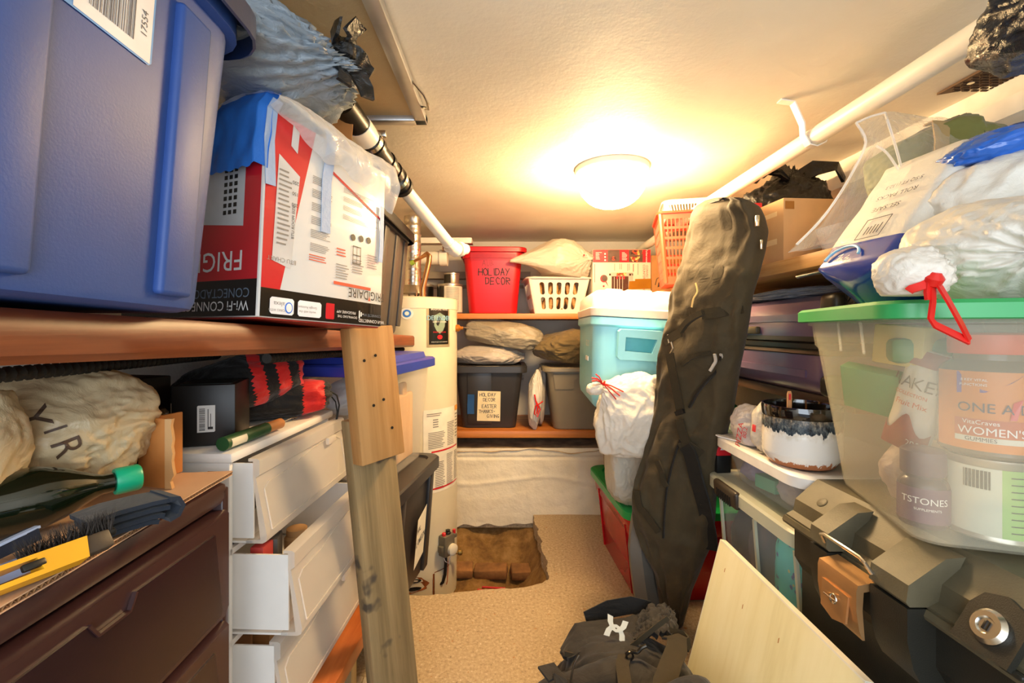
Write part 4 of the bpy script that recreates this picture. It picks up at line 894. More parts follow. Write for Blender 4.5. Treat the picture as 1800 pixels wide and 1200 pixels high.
# red tote
M_redt = mat('red_tote_plastic', 'c8141c', .38, var=.06, spec=.5)
t = thing('storage_tote', 'bright red plastic tote with black handwriting on the upper back shelf', 'tote', (-.093, 3.16, US), (0, 0, 2))
W_, D_, H_ = .395, .34, .425; tub_mb(W_, D_, H_, .035, .05, .004, .012, .06).build('body', M_redt, t)
b = MB(); F = side(W_, D_, H_, .035, '-y')
for k in range(34): b.box((-.145+k*.0088, H_-.05, .0165), (.003, .04, .003), F)
b.build('grip_ridge', M_redt, t)['kind'] = 'stuff'
lid_mb(W_+.024, D_+.024, .065, .022, .012).build('lid', M_redt, t).location = (0, 0, H_)
b = MB(); Fs = F @ TR(0, 0, .0015); b.hand('HOLIDAY', .044, -.095, .255, 0, Fs, .13, .05, .72); b.hand('DECOR', .044, -.05, .195, 0, Fs, .13, .06, .78); b.build('handwriting', mat('marker', '3a0d0c', .6), t, 0, False)
b = MB(); b.hand('AUB', .036, -.07, .315, 0, Fs, .09, .08, .75); b.build('faint_handwriting', mat('marker_faint', '93101a', .5), t, 0, False)
# laundry basket, white, with slots
def slot(cx, cy, w, h, n=5):
    r = w/2; return [(cx+r*cos(R(180+180*i/n)), cy-h/2+r+r*sin(R(180+180*i/n))) for i in range(n+1)]+[(cx+r*cos(R(180*i/n)), cy+h/2-r+r*sin(R(180*i/n))) for i in range(n+1)]
def basket(name, label, cat, loc, rz, W_, D_, H_, tap, m, holesf, holess, group=None, rim=.014, r=.03):
    t = thing(name, label, cat, loc, (0, 0, rz))
    for sd, hw, hl in (('-y', W_, holesf), ('-x', D_, holess), ('+x', D_, holess), ('+y', W_, holesf)):
        F = side(W_, D_, H_, tap, sd); k = tap/H_
        def fn(u, v, d): kk = 1+(v/H_)*tap/(hw/2-tap); return F @ Vector((u*kk, v, -d))
        h0 = hw/2-tap-.002; b = MB(); b.holed([(-h0, 0), (h0, 0), (h0, H_), (-h0, H_)], hl, .003, fn); b.build('side_panel', m, t)
    MB().box((0, 0, .003), (W_-2*tap, D_-2*tap, .006)).build('base', m, t)
    hw, hd = W_/2, D_/2
    MB().loft([rr(hw-.004, hd-.004, r, H_-.004), rr(hw+rim, hd+rim, r+rim, H_-.008), rr(hw+rim+.002, hd+rim+.002, r+rim, H_-.002), rr(hw+rim-.004, hd+rim-.004, r+rim, H_+.004), rr(hw, hd, r, H_+.004), rr(hw-.006, hd-.006, r, H_)], cap0=False, cap1=False).build('rim', m, t)
    for sx in (-1, 1):
        for sy in (-1, 1):
            cb = MB(); cb.tube([(sx*(hw-tap-.008), sy*(hd-tap-.008), .008), (sx*(hw-.008), sy*(hd-.008), H_-.004)], .012, 8); cb.build('corner', m, t)
    return t
hf = [slot(-.092+.046*i, .070+.098*j, .026, .082) for i in range(5) for j in range(2)]
hs = [slot(-.09+.036*i, .070+.098*j, .022, .082) for i in range(6) for j in range(2)]
M_basket = mat('white_basket', 'e6ded0', .45, var=.03)
basket('laundry_basket', 'white slotted laundry basket on the upper back shelf', 'basket', (.335, 3.14, US), 4, .40, .33, .235, .045, M_basket, hf, hs, rim=.02)
M_log = wood('basket_wood', '6d4420', 'a9773f', 'c99a5c', 0, .5, 12, .1)
rnd = random.Random(12)
for k in range(14):
    i, j = k % 7, k//7
    m = MB(); L = rnd.uniform(.10, .13); r_ = rnd.uniform(.012, .017); m.tube([(0, 0, -L/2), (0, 0, -L*.2), (0, 0, L*.2), (0, 0, L/2)], [r_*.7, r_, r_*1.05, r_*.8], 9)
    solo(m, 'wooden_ornament', M_log, 'turned brown wooden piece inside the white slotted basket', 'ornament', (.335-.114+.038*i, 3.035+.01*(i % 2), US+.075+.095*j), (rnd.uniform(-14, 14), rnd.uniform(-25, 25), 0), 'wooden pieces in the laundry basket')
# white bag on the basket
M_wbag = bagmat('white_garbage_bag', 'eae4d8', .4, 26, .35, tl=.25); M_cream = bagmat('cream_bag', 'eadfca', .4, 22, .4, tl=.3)
t = thing('garbage_bag', 'cream garbage bag with pointed tail lying on the white slotted basket', 'bag', (.345, 3.01, US+.246), (0, 7, 14))
def tailw(p):
    if p.x < -.08: k = min(1, (-p.x-.08)/.17); p = Vector((p.x-.09*k*k, p.y*(1-.7*k), p.z*(1-.78*k)-.06*k*k))
    return p
b = bag_mb((.50, .36, .285), 41, 6, 2.4, .045, 2.6, .008, neck=(.62, -.75, .1), nf=20, fa=.045, pull=-.04, nr=.3, flat=.75, warp=tailw); b.build('bag', M_cream, t, 180)
b = MB(); b.box((.10, -.150, .135), (.008, .004, .012)); b.build('red_tie', M_red, t)
# oven carton
t = thing('oven_carton', 'toaster oven carton with a red photo band and brown tape behind cooler', 'box', (.748, 3.12, US))
bw, bh = .378, .415; MB().box((0, 0, bh/2), (bw, .34, bh), bev=.003).build('carton', mat('oven_carton_card', 'd9ceb9', .5, var=.04), t)
F = fr((-bw/2, -.1708, 0), (1, 0, 0), (0, 0, 1)); b = MB(); b.rect(.002, .33, bw-.002, bh-.002, 0, F); b.build('red_band', M_red, t, 0, False)
M_food = N('food_photo'); v = M_food.coord((1, 1, 1)); M_food.l(M_food.ramp(M_food.noise(v, 42, 3, .6), [(.3, '2c1a10'), (.42, 'b0371c'), (.52, 'd8a24a'), (.6, 'e6cf96'), (.68, '5c7a2a')], 'CONSTANT'), M_food.b.inputs['Base Color']); M_food.set(Roughness=.4)
M_bake = mat('baked_brown', '5a4030', .4, var=.3, vs=30)
b = MB(); b.rect(.235, .332, .325, bh-.004, .0006, F); b.rect(.098, .332, .175, bh-.004, .0006, F); b.build('photo_ground', M_bake, t, 0, False)
b = MB(); c0 = (.312, .372)
for a0, a1, dx, dy in ((100, 178, -.004, .004), (182, 262, -.004, -.004), (10, 80, .004, .006)):
    b.poly([(c0[0]+dx, c0[1]+dy)]+[(max(.236, min(.324, c0[0]+dx+.062*cos(R(a)))), max(.333, min(bh-.004, c0[1]+dy+.05*sin(R(a))))) for a in range(a0, a1, 10)], .001, F)
b.poly([(.136+.018*cos(k*.5), .355+.014*sin(k*.5)) for k in range(12)], .001, F); b.build('food_photo', M_food.m, t, 0, False)
b = MB(); b.lines(.19, .345, .225, .40, 7, .001, F, 4, .3, .5); b.lines(.02, .35, .06, .40, 7, .001, F, 5, .3, .5); b.text('Farberware', .018, .35, .372, .001, F, rot=-90); b.lines(.076, .34, .09, .40, 3, .001, F, 5, .5, .4); b.build('white_print', M_inkw, t, 0, False)
b = MB(); b.rect(.118, .02, .262, .265, .0006, F); b.build('oven_body', mat('oven_silver', 'c9bfae', .3, .3), t, 0, False)
b = MB(); b.rect(.124, .03, .232, .240, .0012, F); b.rect(.107, .245, .118, .258, .0012, F); b.rect(.236, .244, .262, .258, .0012, F); b.build('oven_door', mat('oven_glass', '55382c', .25, var=.3, vs=25), t, 0, False)
b = MB()
for u in (.138, .158, .172, .192): b.rect(u, .035, u+.004, .236, .0018, F)
b.rect(.250, .025, .256, .255, .0018, F); b.build('oven_racks', mat('oven_silver', 'c9bfae'), t, 0, False)
b = MB(); b.rect(.155, .243, .218, .262, .0018, F); b.build('knobs_photo', M_food.m, t, 0, False)
b = MB()
for u in (.153, .175, .198): b.rect(u, .222, u+.011, .241, .002, F)
b.poly([(.073+.024*cos(k*.4), .225+.025*sin(k*.4)) for k in range(16)], .0006, F); b.poly([(.083, .202), (.090, .206), (.104, .172)], .0006, F)
b.text('CONVECTION', .020, .352, .245, .0006, F, rot=-90); b.text('COUNTERTOP OVEN', .020, .333, .220, .0006, F, rot=-90); b.lines(.066, .14, .078, .20, 2, .0006, F, 3, .4, .1); b.rect(.262, .27, .266, .32, .0006, F); b.rect(.012, .20, .015, .32, .0006, F); b.build('red_lettering', M_red, t, 0, False)
b = MB(); b.poly([(.078+.019*cos(k*.4), .227+.021*sin(k*.4)) for k in range(16)], .001, F); b.build('inset_photo', M_bake, t, 0, False)
b = MB()
for u, z1 in ((.14, .275), (.175, .285), (.185, .285), (.225, .275), (.235, .28), (.292, .25)): b.rect(u, z1, u+.004, .322, .0006, F)
b.build('small_print', M_inkg, t, 0, False)
b = MB(); b.poly([(.232, .155), (bw, .160), (bw, .225), (.275, .222), (.274, .210), (.236, .208)], .0024, F); b.build('packing_tape', mat('packing_tape', 'a36a1c', .2, spec=.7), t, 0, False)
# brown carton with a printed smile mark
t = thing('cardboard_carton', 'brown cardboard carton with a dark printed handle mark behind coral basket', 'box', (1.10, 3.10, US), (0, 0, -8))
MB().box((0, 0, .19), (.31, .30, .38), bev=.003).build('carton', M_kraft, t); F = fr((0, -.1508, 0), (1, 0, 0), (0, 0, 1)); b = MB()
b.poly([(-.095, .17), (-.04, .19), (-.04, .225), (-.06, .222), (-.09, .20)], .0005, F); b.strap([(-.11, .185, .0006), (-.10, .225, .0006), (-.07, .245, .0006), (-.03, .25, .0006)], .005, .0003, [(1, -.3, 0)]*2+[(.3, -1, 0)]*2, F); b.text('prime', .05, -.07, .12, .0006, F, sx=1.2); b.build('print', mat('carton_print', '3c2a18', .7), t, 0, False)
b = MB(); b.rect(-.10, 0, -.07, .09, .0006, F); b.build('tape', mat('clear_tape', 'c08c50', .25), t, 0, False)
solo(MB().box((0, 0, .05), (.20, .16, .10), bev=.003), 'cardboard_tray', M_kraft, 'low brown cardboard tray behind the cooler lid', 'box', (1.05, 2.90-.02, US), (0, 0, -12))
# ---- lower shelf
t = thing('storage_tote', 'charcoal tote with a cream handwritten note on the lower back shelf', 'tote', (-.115, 3.13, LS), (0, 0, 0))
W_, D_, H_ = .45, .34, .405; tub_mb(W_, D_, H_, .045, .04, .004, .010, .025).build('body', M_grey2, t); F = side(W_, D_, H_, .045, '-y')
b = MB(); b.box((-.06, .21, .002), (.16, .36, .010), F, bev=.004); b.build('front_panel', M_grey2, t)
lid_mb(W_+.02, D_+.02, .05, .035, .012).build('lid', M_grey2, t).location = (0, 0, H_)
MB().box((-.005, -.183, H_-.012), (.16, .022, .048), bev=.006).build('latch', mat('taupe_latch', '8d8470', .45), t)
b = MB(); b.poly([(-.078, .053), (.074, .050), (.078, .250), (-.070, .254)], .0085, F); b.build('paper_note', mat('cream_note', 'ead9ae', .7), t, 0, False)
b = MB(); Fs = F @ TR(0, 0, .0092)
for s_, x, y in (('HOLIDAY', -.058, .218), ('DECOR', -.036, .184), ('EASTER', -.044, .140), ('THANKS-', -.066, .106), ('GIVING', -.012, .074)): b.hand(s_, .022, x, y, 0, Fs, .13, .06, .74)
b.build('handwriting', mat('navy_ink', '1c2340', .6), t, 0, False)
b = MB(); b.strap([(-.118, .10, .010), (-.118, .16, .011), (-.116, .20, .011), (-.115, .232, .016)], .044, .002, (1, 0, 0), F); b.build('masking_tape', mat('blue_tape_dark', '1f4f86', .55, bump=.2), t)
M_taupe = mat('taupe_tote', '877c68', .45, var=.05, bump=.05, bs=300)
t = thing('storage_tote', 'taupe plastic tote standing on the right of lower back shelf', 'tote', (.485, 3.09, LS), (0, 0, 0))
W_, D_, H_ = .44, .35, .40; tub_mb(W_, D_, H_, .045, .05, .004, .014, .03).build('body', M_taupe, t); F = side(W_, D_, H_, .045, '-y')
b = MB(); b.slab([(-.17, .27), (-.06, .27), (-.05, .28), (-.05, .32), (-.04, .335), (.18, .335), (.18, .37), (-.185, .37)], -.002, .008, F); b.build('handle_band', M_taupe, t)
lid_mb(W_+.03, D_+.03, .06, .018, .010).build('lid', M_taupe, t).location = (0, 0, H_)
M_gbag = bagmat('grey_parcel_bag', 'a89d88', .35, 24, .5, tl=.1); M_pale = bagmat('pale_parcel_bag', 'c9bdb0', .35, 24, .4, tl=.15)
solo(bag_mb((.50, .34, .145), 51, 6, 2.6, .07, 2.6, .012), 'plastic_bag', M_pale, 'flat pale grey bag lying on the noted charcoal tote', 'bag', (-.115, 3.10, LS+.42), (0, 0, 3), None, 180)
solo(bag_mb((.52, .36, .195), 52, 6, 3.2, .07, 2.2, .012), 'plastic_bag', M_gbag, 'bulky taupe grey bag on top of the flat pale bag', 'bag', (-.025, 3.08, LS+.54), (0, 9, -6), None, 180)
M_olive = fabric('olive_cloth', '73603e', '5f5035', .85, 500, .1, 9, .7)
t = thing('jacket', 'olive brown jacket bundled on top of the taupe tote', 'jacket', (.40, 3.05, LS+.418))
bag_mb((.48, .38, .25), 53, 6, 2.1, .13, 2.2, .012, warp=lambda p: Vector((p.x, p.y, p.z*(1+.25*p.x/.2)))).build('body', M_olive, t, 180)
o = bag_mb((.20, .14, .10), 54, 5, 2.1, .15, 2.4, .015).build('collar', M_olive, t, 180); o.location = (.10, -.06, .14)
M_drawstring = mat('red_drawstring', 'd01a14', .35)
t = thing('garbage_bag', 'white bag with red drawstring squeezed upright between the lower totes', 'bag', (.176, 2.975, LS), (0, 3, 0))
bag_mb((.10, .16, .40), 55, 6, 2.3, .07, 2.6, .012, flat=.95).build('bag', M_wbag, t, 180)
b = MB(); b.tube([(-.01, -.092, .24), (.0, -.098, .20), (.03, -.095, .15), (.015, -.10, .10), (-.005, -.1, .12), (.0, -.1, .17), (.025, -.1, .185), (.045, -.095, .20)], .0045, 6).tube([(.0, -.096, .20), (.015, -.1, .16), (.01, -.1, .12)], .005, 6); b.build('drawstring', M_drawstring, t)
solo(bag_mb((.08, .2, .44), 56, 5, 2.3, .08, 2.4, .012, flat=.95), 'plastic_bag', M_pale, 'pale bag hanging between the red tied bag and taupe tote', 'bag', (.222, 3.09, LS), (0, 2, 0), None, 180)
# red strips lying in the pit
for k, (x, y, a) in enumerate(((-.07, 2.52, -6), (-.11, 2.49, -14))):
    solo(MB().box((0, 0, .004), (.13-.03*k, .012, .006), bev=.001), 'plastic_strip', M_red, ('longer red plastic strip lying in the dirt pit', 'shorter red plastic strip at edge of dirt pit')[k], 'strip', (x, y, -.236), (0, 0, a))
# ================================================================ RIGHT: stack beside the aisle
M_redc = mat('red_tote_clear', 'b01018', .25, var=.1, spec=.6); M_green = mat('green_lid', '0f9448', .35, var=.05)
t = thing('storage_tote', 'red plastic tote with green lid on the floor beside the aisle', 'tote', (.80, 2.29, 0), (0, 0, 3))
W_, D_, H_ = .56, .64, .40; tub_mb(W_, D_, H_, .035, .05, .004, .012, .035, .30).build('body', M_redc, t)
F = side(W_, D_, H_, .035, '-x')
for y in (-.22, .24): b = MB(); b.strap([(y, .02, .003), (y-.01, .15, .003), (y+.01, .33, .012)], .012, .008, (1, 0, 0), F); b.build('rib', M_redc, t)
lid_mb(W_+.03, D_+.03, .07, .022, .018, .05, .012).build('lid', M_green, t).location = (0, 0, H_)
RT = .42
M_tan = mat('tan_tote', '8c7250', .5, var=.08)
t = thing('storage_tote', 'tan plastic tote stacked on the green lid under the turquoise cooler', 'tote', (.80, 2.39, RT), (0, 0, 2))
tub_mb(.56, .44, .405, .03, .04, .004, .010, .03).build('body', M_tan, t); lid_mb(.585, .465, .06, .02, .012).build('lid', M_green, t).location = (0, 0, .405)
# cooler
M_turq = mat('turquoise_cooler', '90d8ea', .35, var=.03, spec=.45); M_cw = mat('cooler_white', 'f0e8dc', .35, var=.02)
t = thing('cooler', 'turquoise cooler with thick white lid on the tan tote', 'cooler', (.575, 2.28, .842), (0, 3.2, -3))
hw, hd = .205, .30; b = MB()
b.loft([rr(hw-.04, hd-.04, .03, 0), rr(hw-.028, hd-.028, .04, .012), rr(hw-.020, hd-.02, .045, .05), rr(hw-.008, hd-.008, .05, .36), rr(hw+.004, hd+.004, .055, .37), rr(hw+.004, hd+.004, .055, .402), rr(hw-.01, hd-.01, .05, .405)]); b.build('body', M_turq, t)
F = fr((0, -hd+.012, 0), (1, 0, 0), (0, -.04, 1)); b = MB()
outer = [(-.095, .235), (-.085, .225), (.085, .225), (.095, .235), (.095, .345), (.085, .355), (-.085, .355), (-.095, .345)]
b.holed(outer, [[(-.065, .262), (.05, .258), (.068, .318), (-.065, .322)]], .045, lambda u, v, d: F @ Vector((u*(1-.1*0), v, .040-d))); b.build('handle', M_turq, t, 30)
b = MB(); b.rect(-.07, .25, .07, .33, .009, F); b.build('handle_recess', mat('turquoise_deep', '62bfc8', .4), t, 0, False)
b = MB(); b.loft([rr(hw-.004, hd-.004, .05, .405), rr(hw+.006, hd+.006, .055, .408), rr(hw+.010, hd+.010, .06, .44), rr(hw+.002, hd+.002, .06, .445), rr(hw-.002, hd-.002, .06, .50), rr(hw-.02, hd-.02, .05, .522), rr(hw-.06, hd-.06, .05, .526)]); b.build('lid', M_cw, t)
b = MB()
for x0, x1 in ((-.15, -.08), (-.06, .05), (.07, .16)): b.box(((x0+x1)/2, -hd+.045, .524), (x1-x0, .05, .010), bev=.004)
b.build('lid_pad', M_cw, t)
b = MB(); Fl = fr((-hw+.010, 0, .30), (0, -1, 0), (0, 0, 1)); b.text('IGLOO', .04, .12, -.02, .003, Fl, rot=0); b.slab([(.08, -.10), (.17, -.10), (.17, -.08), (.08, -.08)], .0, .0035, Fl); b.build('lettering', M_inkw, t, 0, False)
# white bag with red tie in front of the cooler, and a clear white one under it
t = thing('garbage_bag', 'white garbage bag with red tie bunched in front of the turquoise cooler', 'bag', (.530, 1.875, .68), (0, 0, 0))
def lean(p): return Vector((p.x+.05*(p.z-.2)/.2*0-.03*(1-p.z/.35), p.y, p.z))
b = bag_mb((.31, .23, .37), 61, 6, 2.5, .11, 1.9, .012, neck=(-.72, -.35, .52), nf=11, fa=.05, pull=.10, nr=.32, flat=.9, warp=lean); b.build('bag', M_wbag, t, 180)
kn = Vector((-.148, -.075, .305)); rnd = random.Random(4)
for k in range(6):
    a = [150, 130, 165, -40, -60, -25][k]; L = .055 if k < 3 else .065; d = Vector((cos(R(a)), -.25+.1*(k % 3), sin(R(a))))
    b = MB(); b.strap([kn, kn+d*L*.5+Vector((0, -.012, .006)), kn+d*L+Vector((.004*k, -.006, -.004))], .008, .003, (.2, 1, .3)); b.build('red_tie', M_drawstring, t)
MB().lathe([(.004, -.012), (.012, 0), (.004, .012)], TR(*kn) @ RY(40), 10).build('knot', M_drawstring, t)
b = bag_mb((.07, .06, .055), 62, 4, 2.2, .2, 3, .03); o = b.build('gathered_top', M_wbag, t, 180); o.location = kn+Vector((-.03, 0, -.045))
t = thing('plastic_bag', 'thin white shopping bag of books standing on the green lid', 'bag', (.535, 2.03, RT), (0, 0, 8))
bag_mb((.21, .20, .36), 63, 6, 3.6, .07, 2.4, .012, flat=.95, warp=lambda p: Vector((p.x*(1-.12*(1-p.z/.36)), p.y, p.z))).build('bag', bagmat('thin_white_bag', 'dfd9c8', .3, 26, .5, tl=.35), t, 180)
# grey flippers or boards leaning beside the board bag
t = thing('grey_panels', 'pair of smooth grey curved panels standing behind the black board bag', 'panel', (0, 0, 0))
M_gp = mat('grey_vinyl', '6a6760', .4, var=.06)
def blade(xs, Y, name):
    rg = []
    for y, xa, xb in xs:
        pa, pb = W(xa, y, Y), W(xb, y, Y); mid = (pa+pb)/2+Vector((0, -.02, 0)); rg.append([pa, mid, pb, pb+Vector((0, .03, 0)), mid+Vector((0, .03, 0)), pa+Vector((0, .03, 0))])
    MB().loft(rg[::-1]).build(name, M_gp, t)
blade([(890, 1117, 1124), (930, 1110, 1136), (965, 1107, 1142), (1000, 1110, 1148), (1030, 1114, 1152), (1068, 1119, 1160), (1092, 1123, 1164)], 1.86, 'panel')
blade([(930, 1128, 1140), (965, 1133, 1150), (1000, 1137, 1160), (1030, 1142, 1164), (1068, 1148, 1166), (1092, 1152, 1168)], 1.895, 'panel')
# ---- long black board bag leaning on the right shelf
M_bb = fabric('board_bag_canvas', '50442e', '3f3524', .75, 700, .2, 7, .35, .1, ('8c7146', 26, .80)); M_bbd = fabric('board_bag_lower', '1f1c17', '191713', .7, 700, .2, 7, .35, .1)
M_web = fabric('webbing', '3b311f', '2f281a', .8, 900, .3, 20, .1, .05)
t = thing('board_bag', 'tall black snowboard bag leaning upright against the right shelf', 'bag', (0, 0, 0))
ST = [(347, 1262, 1296), (352, 1246, 1312), (362, 1236, 1323), (380, 1226, 1334), (405, 1219, 1342), (440, 1210, 1337), (480, 1201, 1326), (520, 1190, 1315), (560, 1180, 1311), (600, 1169, 1305), (640, 1163, 1297), (680, 1161, 1291), (720, 1158, 1285), (760, 1149, 1275), (800, 1136, 1263), (840, 1121, 1259), (870, 1115, 1258), (900, 1115, 1257), (930, 1119, 1255), (960, 1130, 1250), (985, 1143, 1238), (1010, 1155, 1228), (1040, 1165, 1215), (1070, 1172, 1208), (1100, 1180, 1200)]
def bbYl(py): return 1.68+.17*min(1, (py-347)/560)
def bbYr(py): return 1.40+.26*min(1, max(0, (py-480)/420))+(.16*((py-900)/200) if py > 900 else 0)
def bbside(py):
    xa, xb = bag_station(py); A_, B_ = W(xa, py, bbYl(py)), W(xb, py, bbYr(py)); w = (B_-A_); w.z = 0; nrm = Vector((w.y, -w.x, 0)).normalized()
    return A_, B_, nrm if nrm.x < 0 or nrm.y < 0 else -nrm
def bag_station(py):
    for (a, xa, xb), (c, xc, xd) in zip(ST, ST[1:]):
        if py <= c: k = (py-a)/(c-a); return xa+(xc-xa)*k, xb+(xd-xb)*k
    return ST[-1][1:]
NB = 150; rg = []
for i in range(NB+1):
    py = 347+(1100-347)*(i/NB); A_, B_, nrm = bbside(py); c = (A_+B_)/2; wv = (B_-A_)/2; hw = wv.length
    th = .052*min(1, (i/NB)/.03+.25)*min(1, (1-i/NB)/.2+.25); th = min(th, hw*.9); ring = []
    for j in range(48):
        a = 2*pi*j/48; ca, sa = cos(a), sin(a); u = (abs(ca)**.75)*(1 if ca > 0 else -1); v = (abs(sa)**.55)*(1 if sa > 0 else -1)
        q = Vector((u*2.2, py/95, v)); f1 = (1-abs(noise.noise(q+Vector((u*.8, 0, 0)))))-.75; f2 = (1-abs(noise.noise(Vector((u*3+py/60, py/60-u*2, 7)))))-.75
        k = 1 if py > 470 else .5
        ring.append(c+wv*u-nrm*(v*th+(-(f1*.032+f2*.024)*k if v < 0 else 0)))
    rg.append(ring)
b = MB().loft(rg[::-1]); b.build('bag', M_bb, t, 180)
def bf(px, py, off=.008):   # a point just in front of the bag's face
    A_, B_, nrm = bbside(py); dirv = W(px, py, 1)-Vector((0, 0, 1.2)); best = None
    for q in range(2):   # intersect the view direction with the plane in front of the bag
        k = 0 if best is None else max(-1, min(1, best)); th = .058*min(1, (1100-py)/150+.25)*(1-abs(k)**2.6)**.5
        o_ = (A_+B_)/2+nrm*(th+off); s_ = ((o_-Vector((0, 0, 1.2))).dot(nrm))/dirv.dot(nrm)
        P = Vector((0, 0, 1.2))+dirv*s_; w = (B_-A_)/2; best = (P-(A_+B_)/2).dot(w)/w.length_squared
    return P
def bstrap(pts, w, nm, m=M_web, th=.004, off=.010):
    P = [bf(px, py, off+.009) for px, py in pts]; sd = []
    for i in range(len(P)):
        tg = P[min(i+1, len(P)-1)]-P[max(i-1, 0)]; sd.append(tg.cross(bbside(pts[i][1])[2]))
    b = MB().strap(P, w, th, sd); return b.build(nm, m, t)
def smooth(pts, n=4):
    out = []
    for i in range(len(pts)-1):
        p0, p1, p2, p3 = pts[max(i-1, 0)], pts[i], pts[i+1], pts[min(i+2, len(pts)-1)]
        for k in range(n):
            s = k/n; out.append(tuple(.5*((2*p1[j])+(-p0[j]+p2[j])*s+(2*p0[j]-5*p1[j]+4*p2[j]-p3[j])*s*s+(-p0[j]+3*p1[j]-3*p2[j]+p3[j])*s**3) for j in range(2)))
    return out+[tuple(pts[-1])]
bstrap(smooth([(1168, 601), (1182, 592), (1196, 584)]), .030, 'webbing')
bstrap(smooth([(1196, 582), (1206, 568), (1220, 557), (1236, 549)]), .018, 'carry_handle', M_web, .016, .024)
bstrap(smooth([(1234, 552), (1250, 550), (1280, 546), (1306, 541)]), .034, 'webbing')
bstrap(smooth([(1177, 621), (1184, 660), (1192, 700), (1196, 722)]), .034, 'shoulder_strap', M_web, .006, .018)
bstrap(smooth([(1194, 736), (1200, 760), (1208, 785)]), .034, 'shoulder_strap', M_web, .006, .018)
bstrap(smooth([(1204, 783), (1214, 800), (1224, 840), (1238, 890), (1248, 940), (1250, 965)]), .045, 'shoulder_strap', M_bbd, .014, .016)
bstrap([(1195, 789), (1212, 786), (1232, 800)], .040, 'strap_patch', M_web, .006, .014)
bstrap([(1188, 727), (1202, 722)], .016, 'buckle', M_blk, .012, .026)
bstrap(smooth([(1198, 642), (1212, 630), (1228, 623), (1250, 621)]), .014, 'zip', M_web, .008, .008)
bstrap(smooth([(1268, 625), (1262, 650), (1244, 668), (1226, 690), (1212, 716)]), .008, 'seam', M_bbd, .010, .006)
bstrap(smooth([(1196, 772), (1186, 800), (1178, 830), (1172, 860), (1168, 900), (1166, 945)]), .006, 'seam', M_bbd, .008, .005)
bstrap(smooth([(1155, 810), (1163, 830), (1166, 845), (1172, 855)]), .02, 'side_handle', M_web, .010, .010)
bstrap(smooth([(1119, 862), (1124, 890), (1136, 905), (1158, 935)]), .026, 'webbing', M_web, .006, .008)
for pts in ([(1256, 622), (1258, 634), (1254, 642), (1248, 652)], [(1267, 622), (1270, 632), (1275, 640), (1274, 650)]): bstrap(smooth(pts), .009, 'zip_pull', mat('zip_pull_grey', 'b9b2a6', .4), .005, .016)
b = MB(); b.tube([bf(1180, 601, .02), bf(1183, 612, .022), bf(1178, 622, .022)], .004, 8).tube([bf(1174, 588, .018), bf(1176, 603, .02)], .003, 6); b.build('snap_hook', M_steel, t)
bstrap(smooth([(1219, 405), (1226, 380), (1240, 362), (1260, 352), (1284, 349), (1310, 356), (1330, 380), (1339, 405), (1335, 440), (1322, 485)]), .008, 'piping', M_bbd, .008, -.03)
b = MB(); b.box(tuple(W(1331, 388, 1.38)), (.012, .010, .035), bev=.003); b.build('zip_slider', M_steel, t); MB().box(tuple(W(1338, 430, 1.38)), (.008, .010, .03), bev=.003).build('zip_slider', M_steel, t)
bstrap(smooth([(1223, 497), (1226, 512), (1219, 525), (1216, 540)]), .006, 'straw', mat('straw', 'd8b878', .7), .003, .010)
# ================================================================ RIGHT: upper shelf
M_rshelf = wood('right_shelf_wood', '8a5a2c', 'b38046', 'c99c62', 1, .55, 8, .06)
t = thing('wooden_shelf', 'brown plank shelf along the right wall holding the carton and clear bag', 'shelf', (1.105, 1.98, 1.39)); MB().box((0, 0, 0), (.53, 1.82, .04), bev=.003).build('plank', M_rshelf, t)
MB().tube([(-.235, -.73, -.03), (-.22, -.60, -.03)], .008, 10).build('bolt', M_steel, t)
RS = 1.411
for k, (x, y) in enumerate(((1.34, 1.15), (1.34, 2.8))): solo(MB().box((0, 0, .685), (.045, .05, 1.37), bev=.003), 'shelf_post', M_oldpine, ('near wooden post under the right shelf at the wall', 'far wooden post under the right shelf at the wall')[k], 'post', (x, y, 0))
# coral basket with a white one on top
M_coral = mat('coral_plastic', 'd6452c', .4, var=.03); M_wb = mat('white_basket_plastic', 'efe6d6', .4)
def gridholes(w, z0, z1, nx, rows, gap=.0045, lean=0):
    H = []; dx = w/nx; dz = (z1-z0)/rows
    for r in range(rows):
        for i in range(nx): x = -w/2+dx*i; H.append([(x+gap/2, z0+dz*r+.006), (x+dx-gap/2, z0+dz*r+.006), (x+dx-gap/2, z0+dz*(r+1)-.006), (x+gap/2, z0+dz*(r+1)-.006)])
    return H
basket('plastic_basket', 'tall coral plastic basket with fine slots hanging over the right shelf end', 'basket', (.865, 2.25, RS), -14, .235, .30, .335, .03, M_coral, gridholes(.15, .03, .31, 11, 6), gridholes(.20, .03, .31, 15, 6), rim=.010, r=.02)
basket('plastic_basket', 'shallow white plastic basket stacked on the coral basket', 'basket', (.935, 2.28, RS+.341), -14, .30, .27, .062, .02, M_wb, gridholes(.24, .012, .052, 20, 1), gridholes(.20, .012, .052, 16, 1), rim=.008, r=.03)
# cardboard carton
t = thing('cardboard_carton', 'open-sided brown cardboard carton on the right shelf beside board bag', 'box', (.868, 1.425, RS), (0, 0, 4))
MB().box((.10, .10, .10), (.20, .20, .20), bev=.002).build('carton', M_kraft2, t)
b = MB(); F = fr((-.0006, .2, 0), (0, -1, 0), (0, 0, 1)); b.rect(.10, .15, .17, .165, 0, F); b.rect(.10, .06, .17, .078, 0, F); flat(b, 'paper_tape', mat('paper_tape', 'dcc08e', .5), t)
b = MB(); F = fr((0, -.0006, 0), (1, 0, 0), (0, 0, 1)); b.rect(.005, .165, .035, .19, 0, F); flat(b, 'tape_mark', mat('tape_mark', 'a2662c', .3), t)
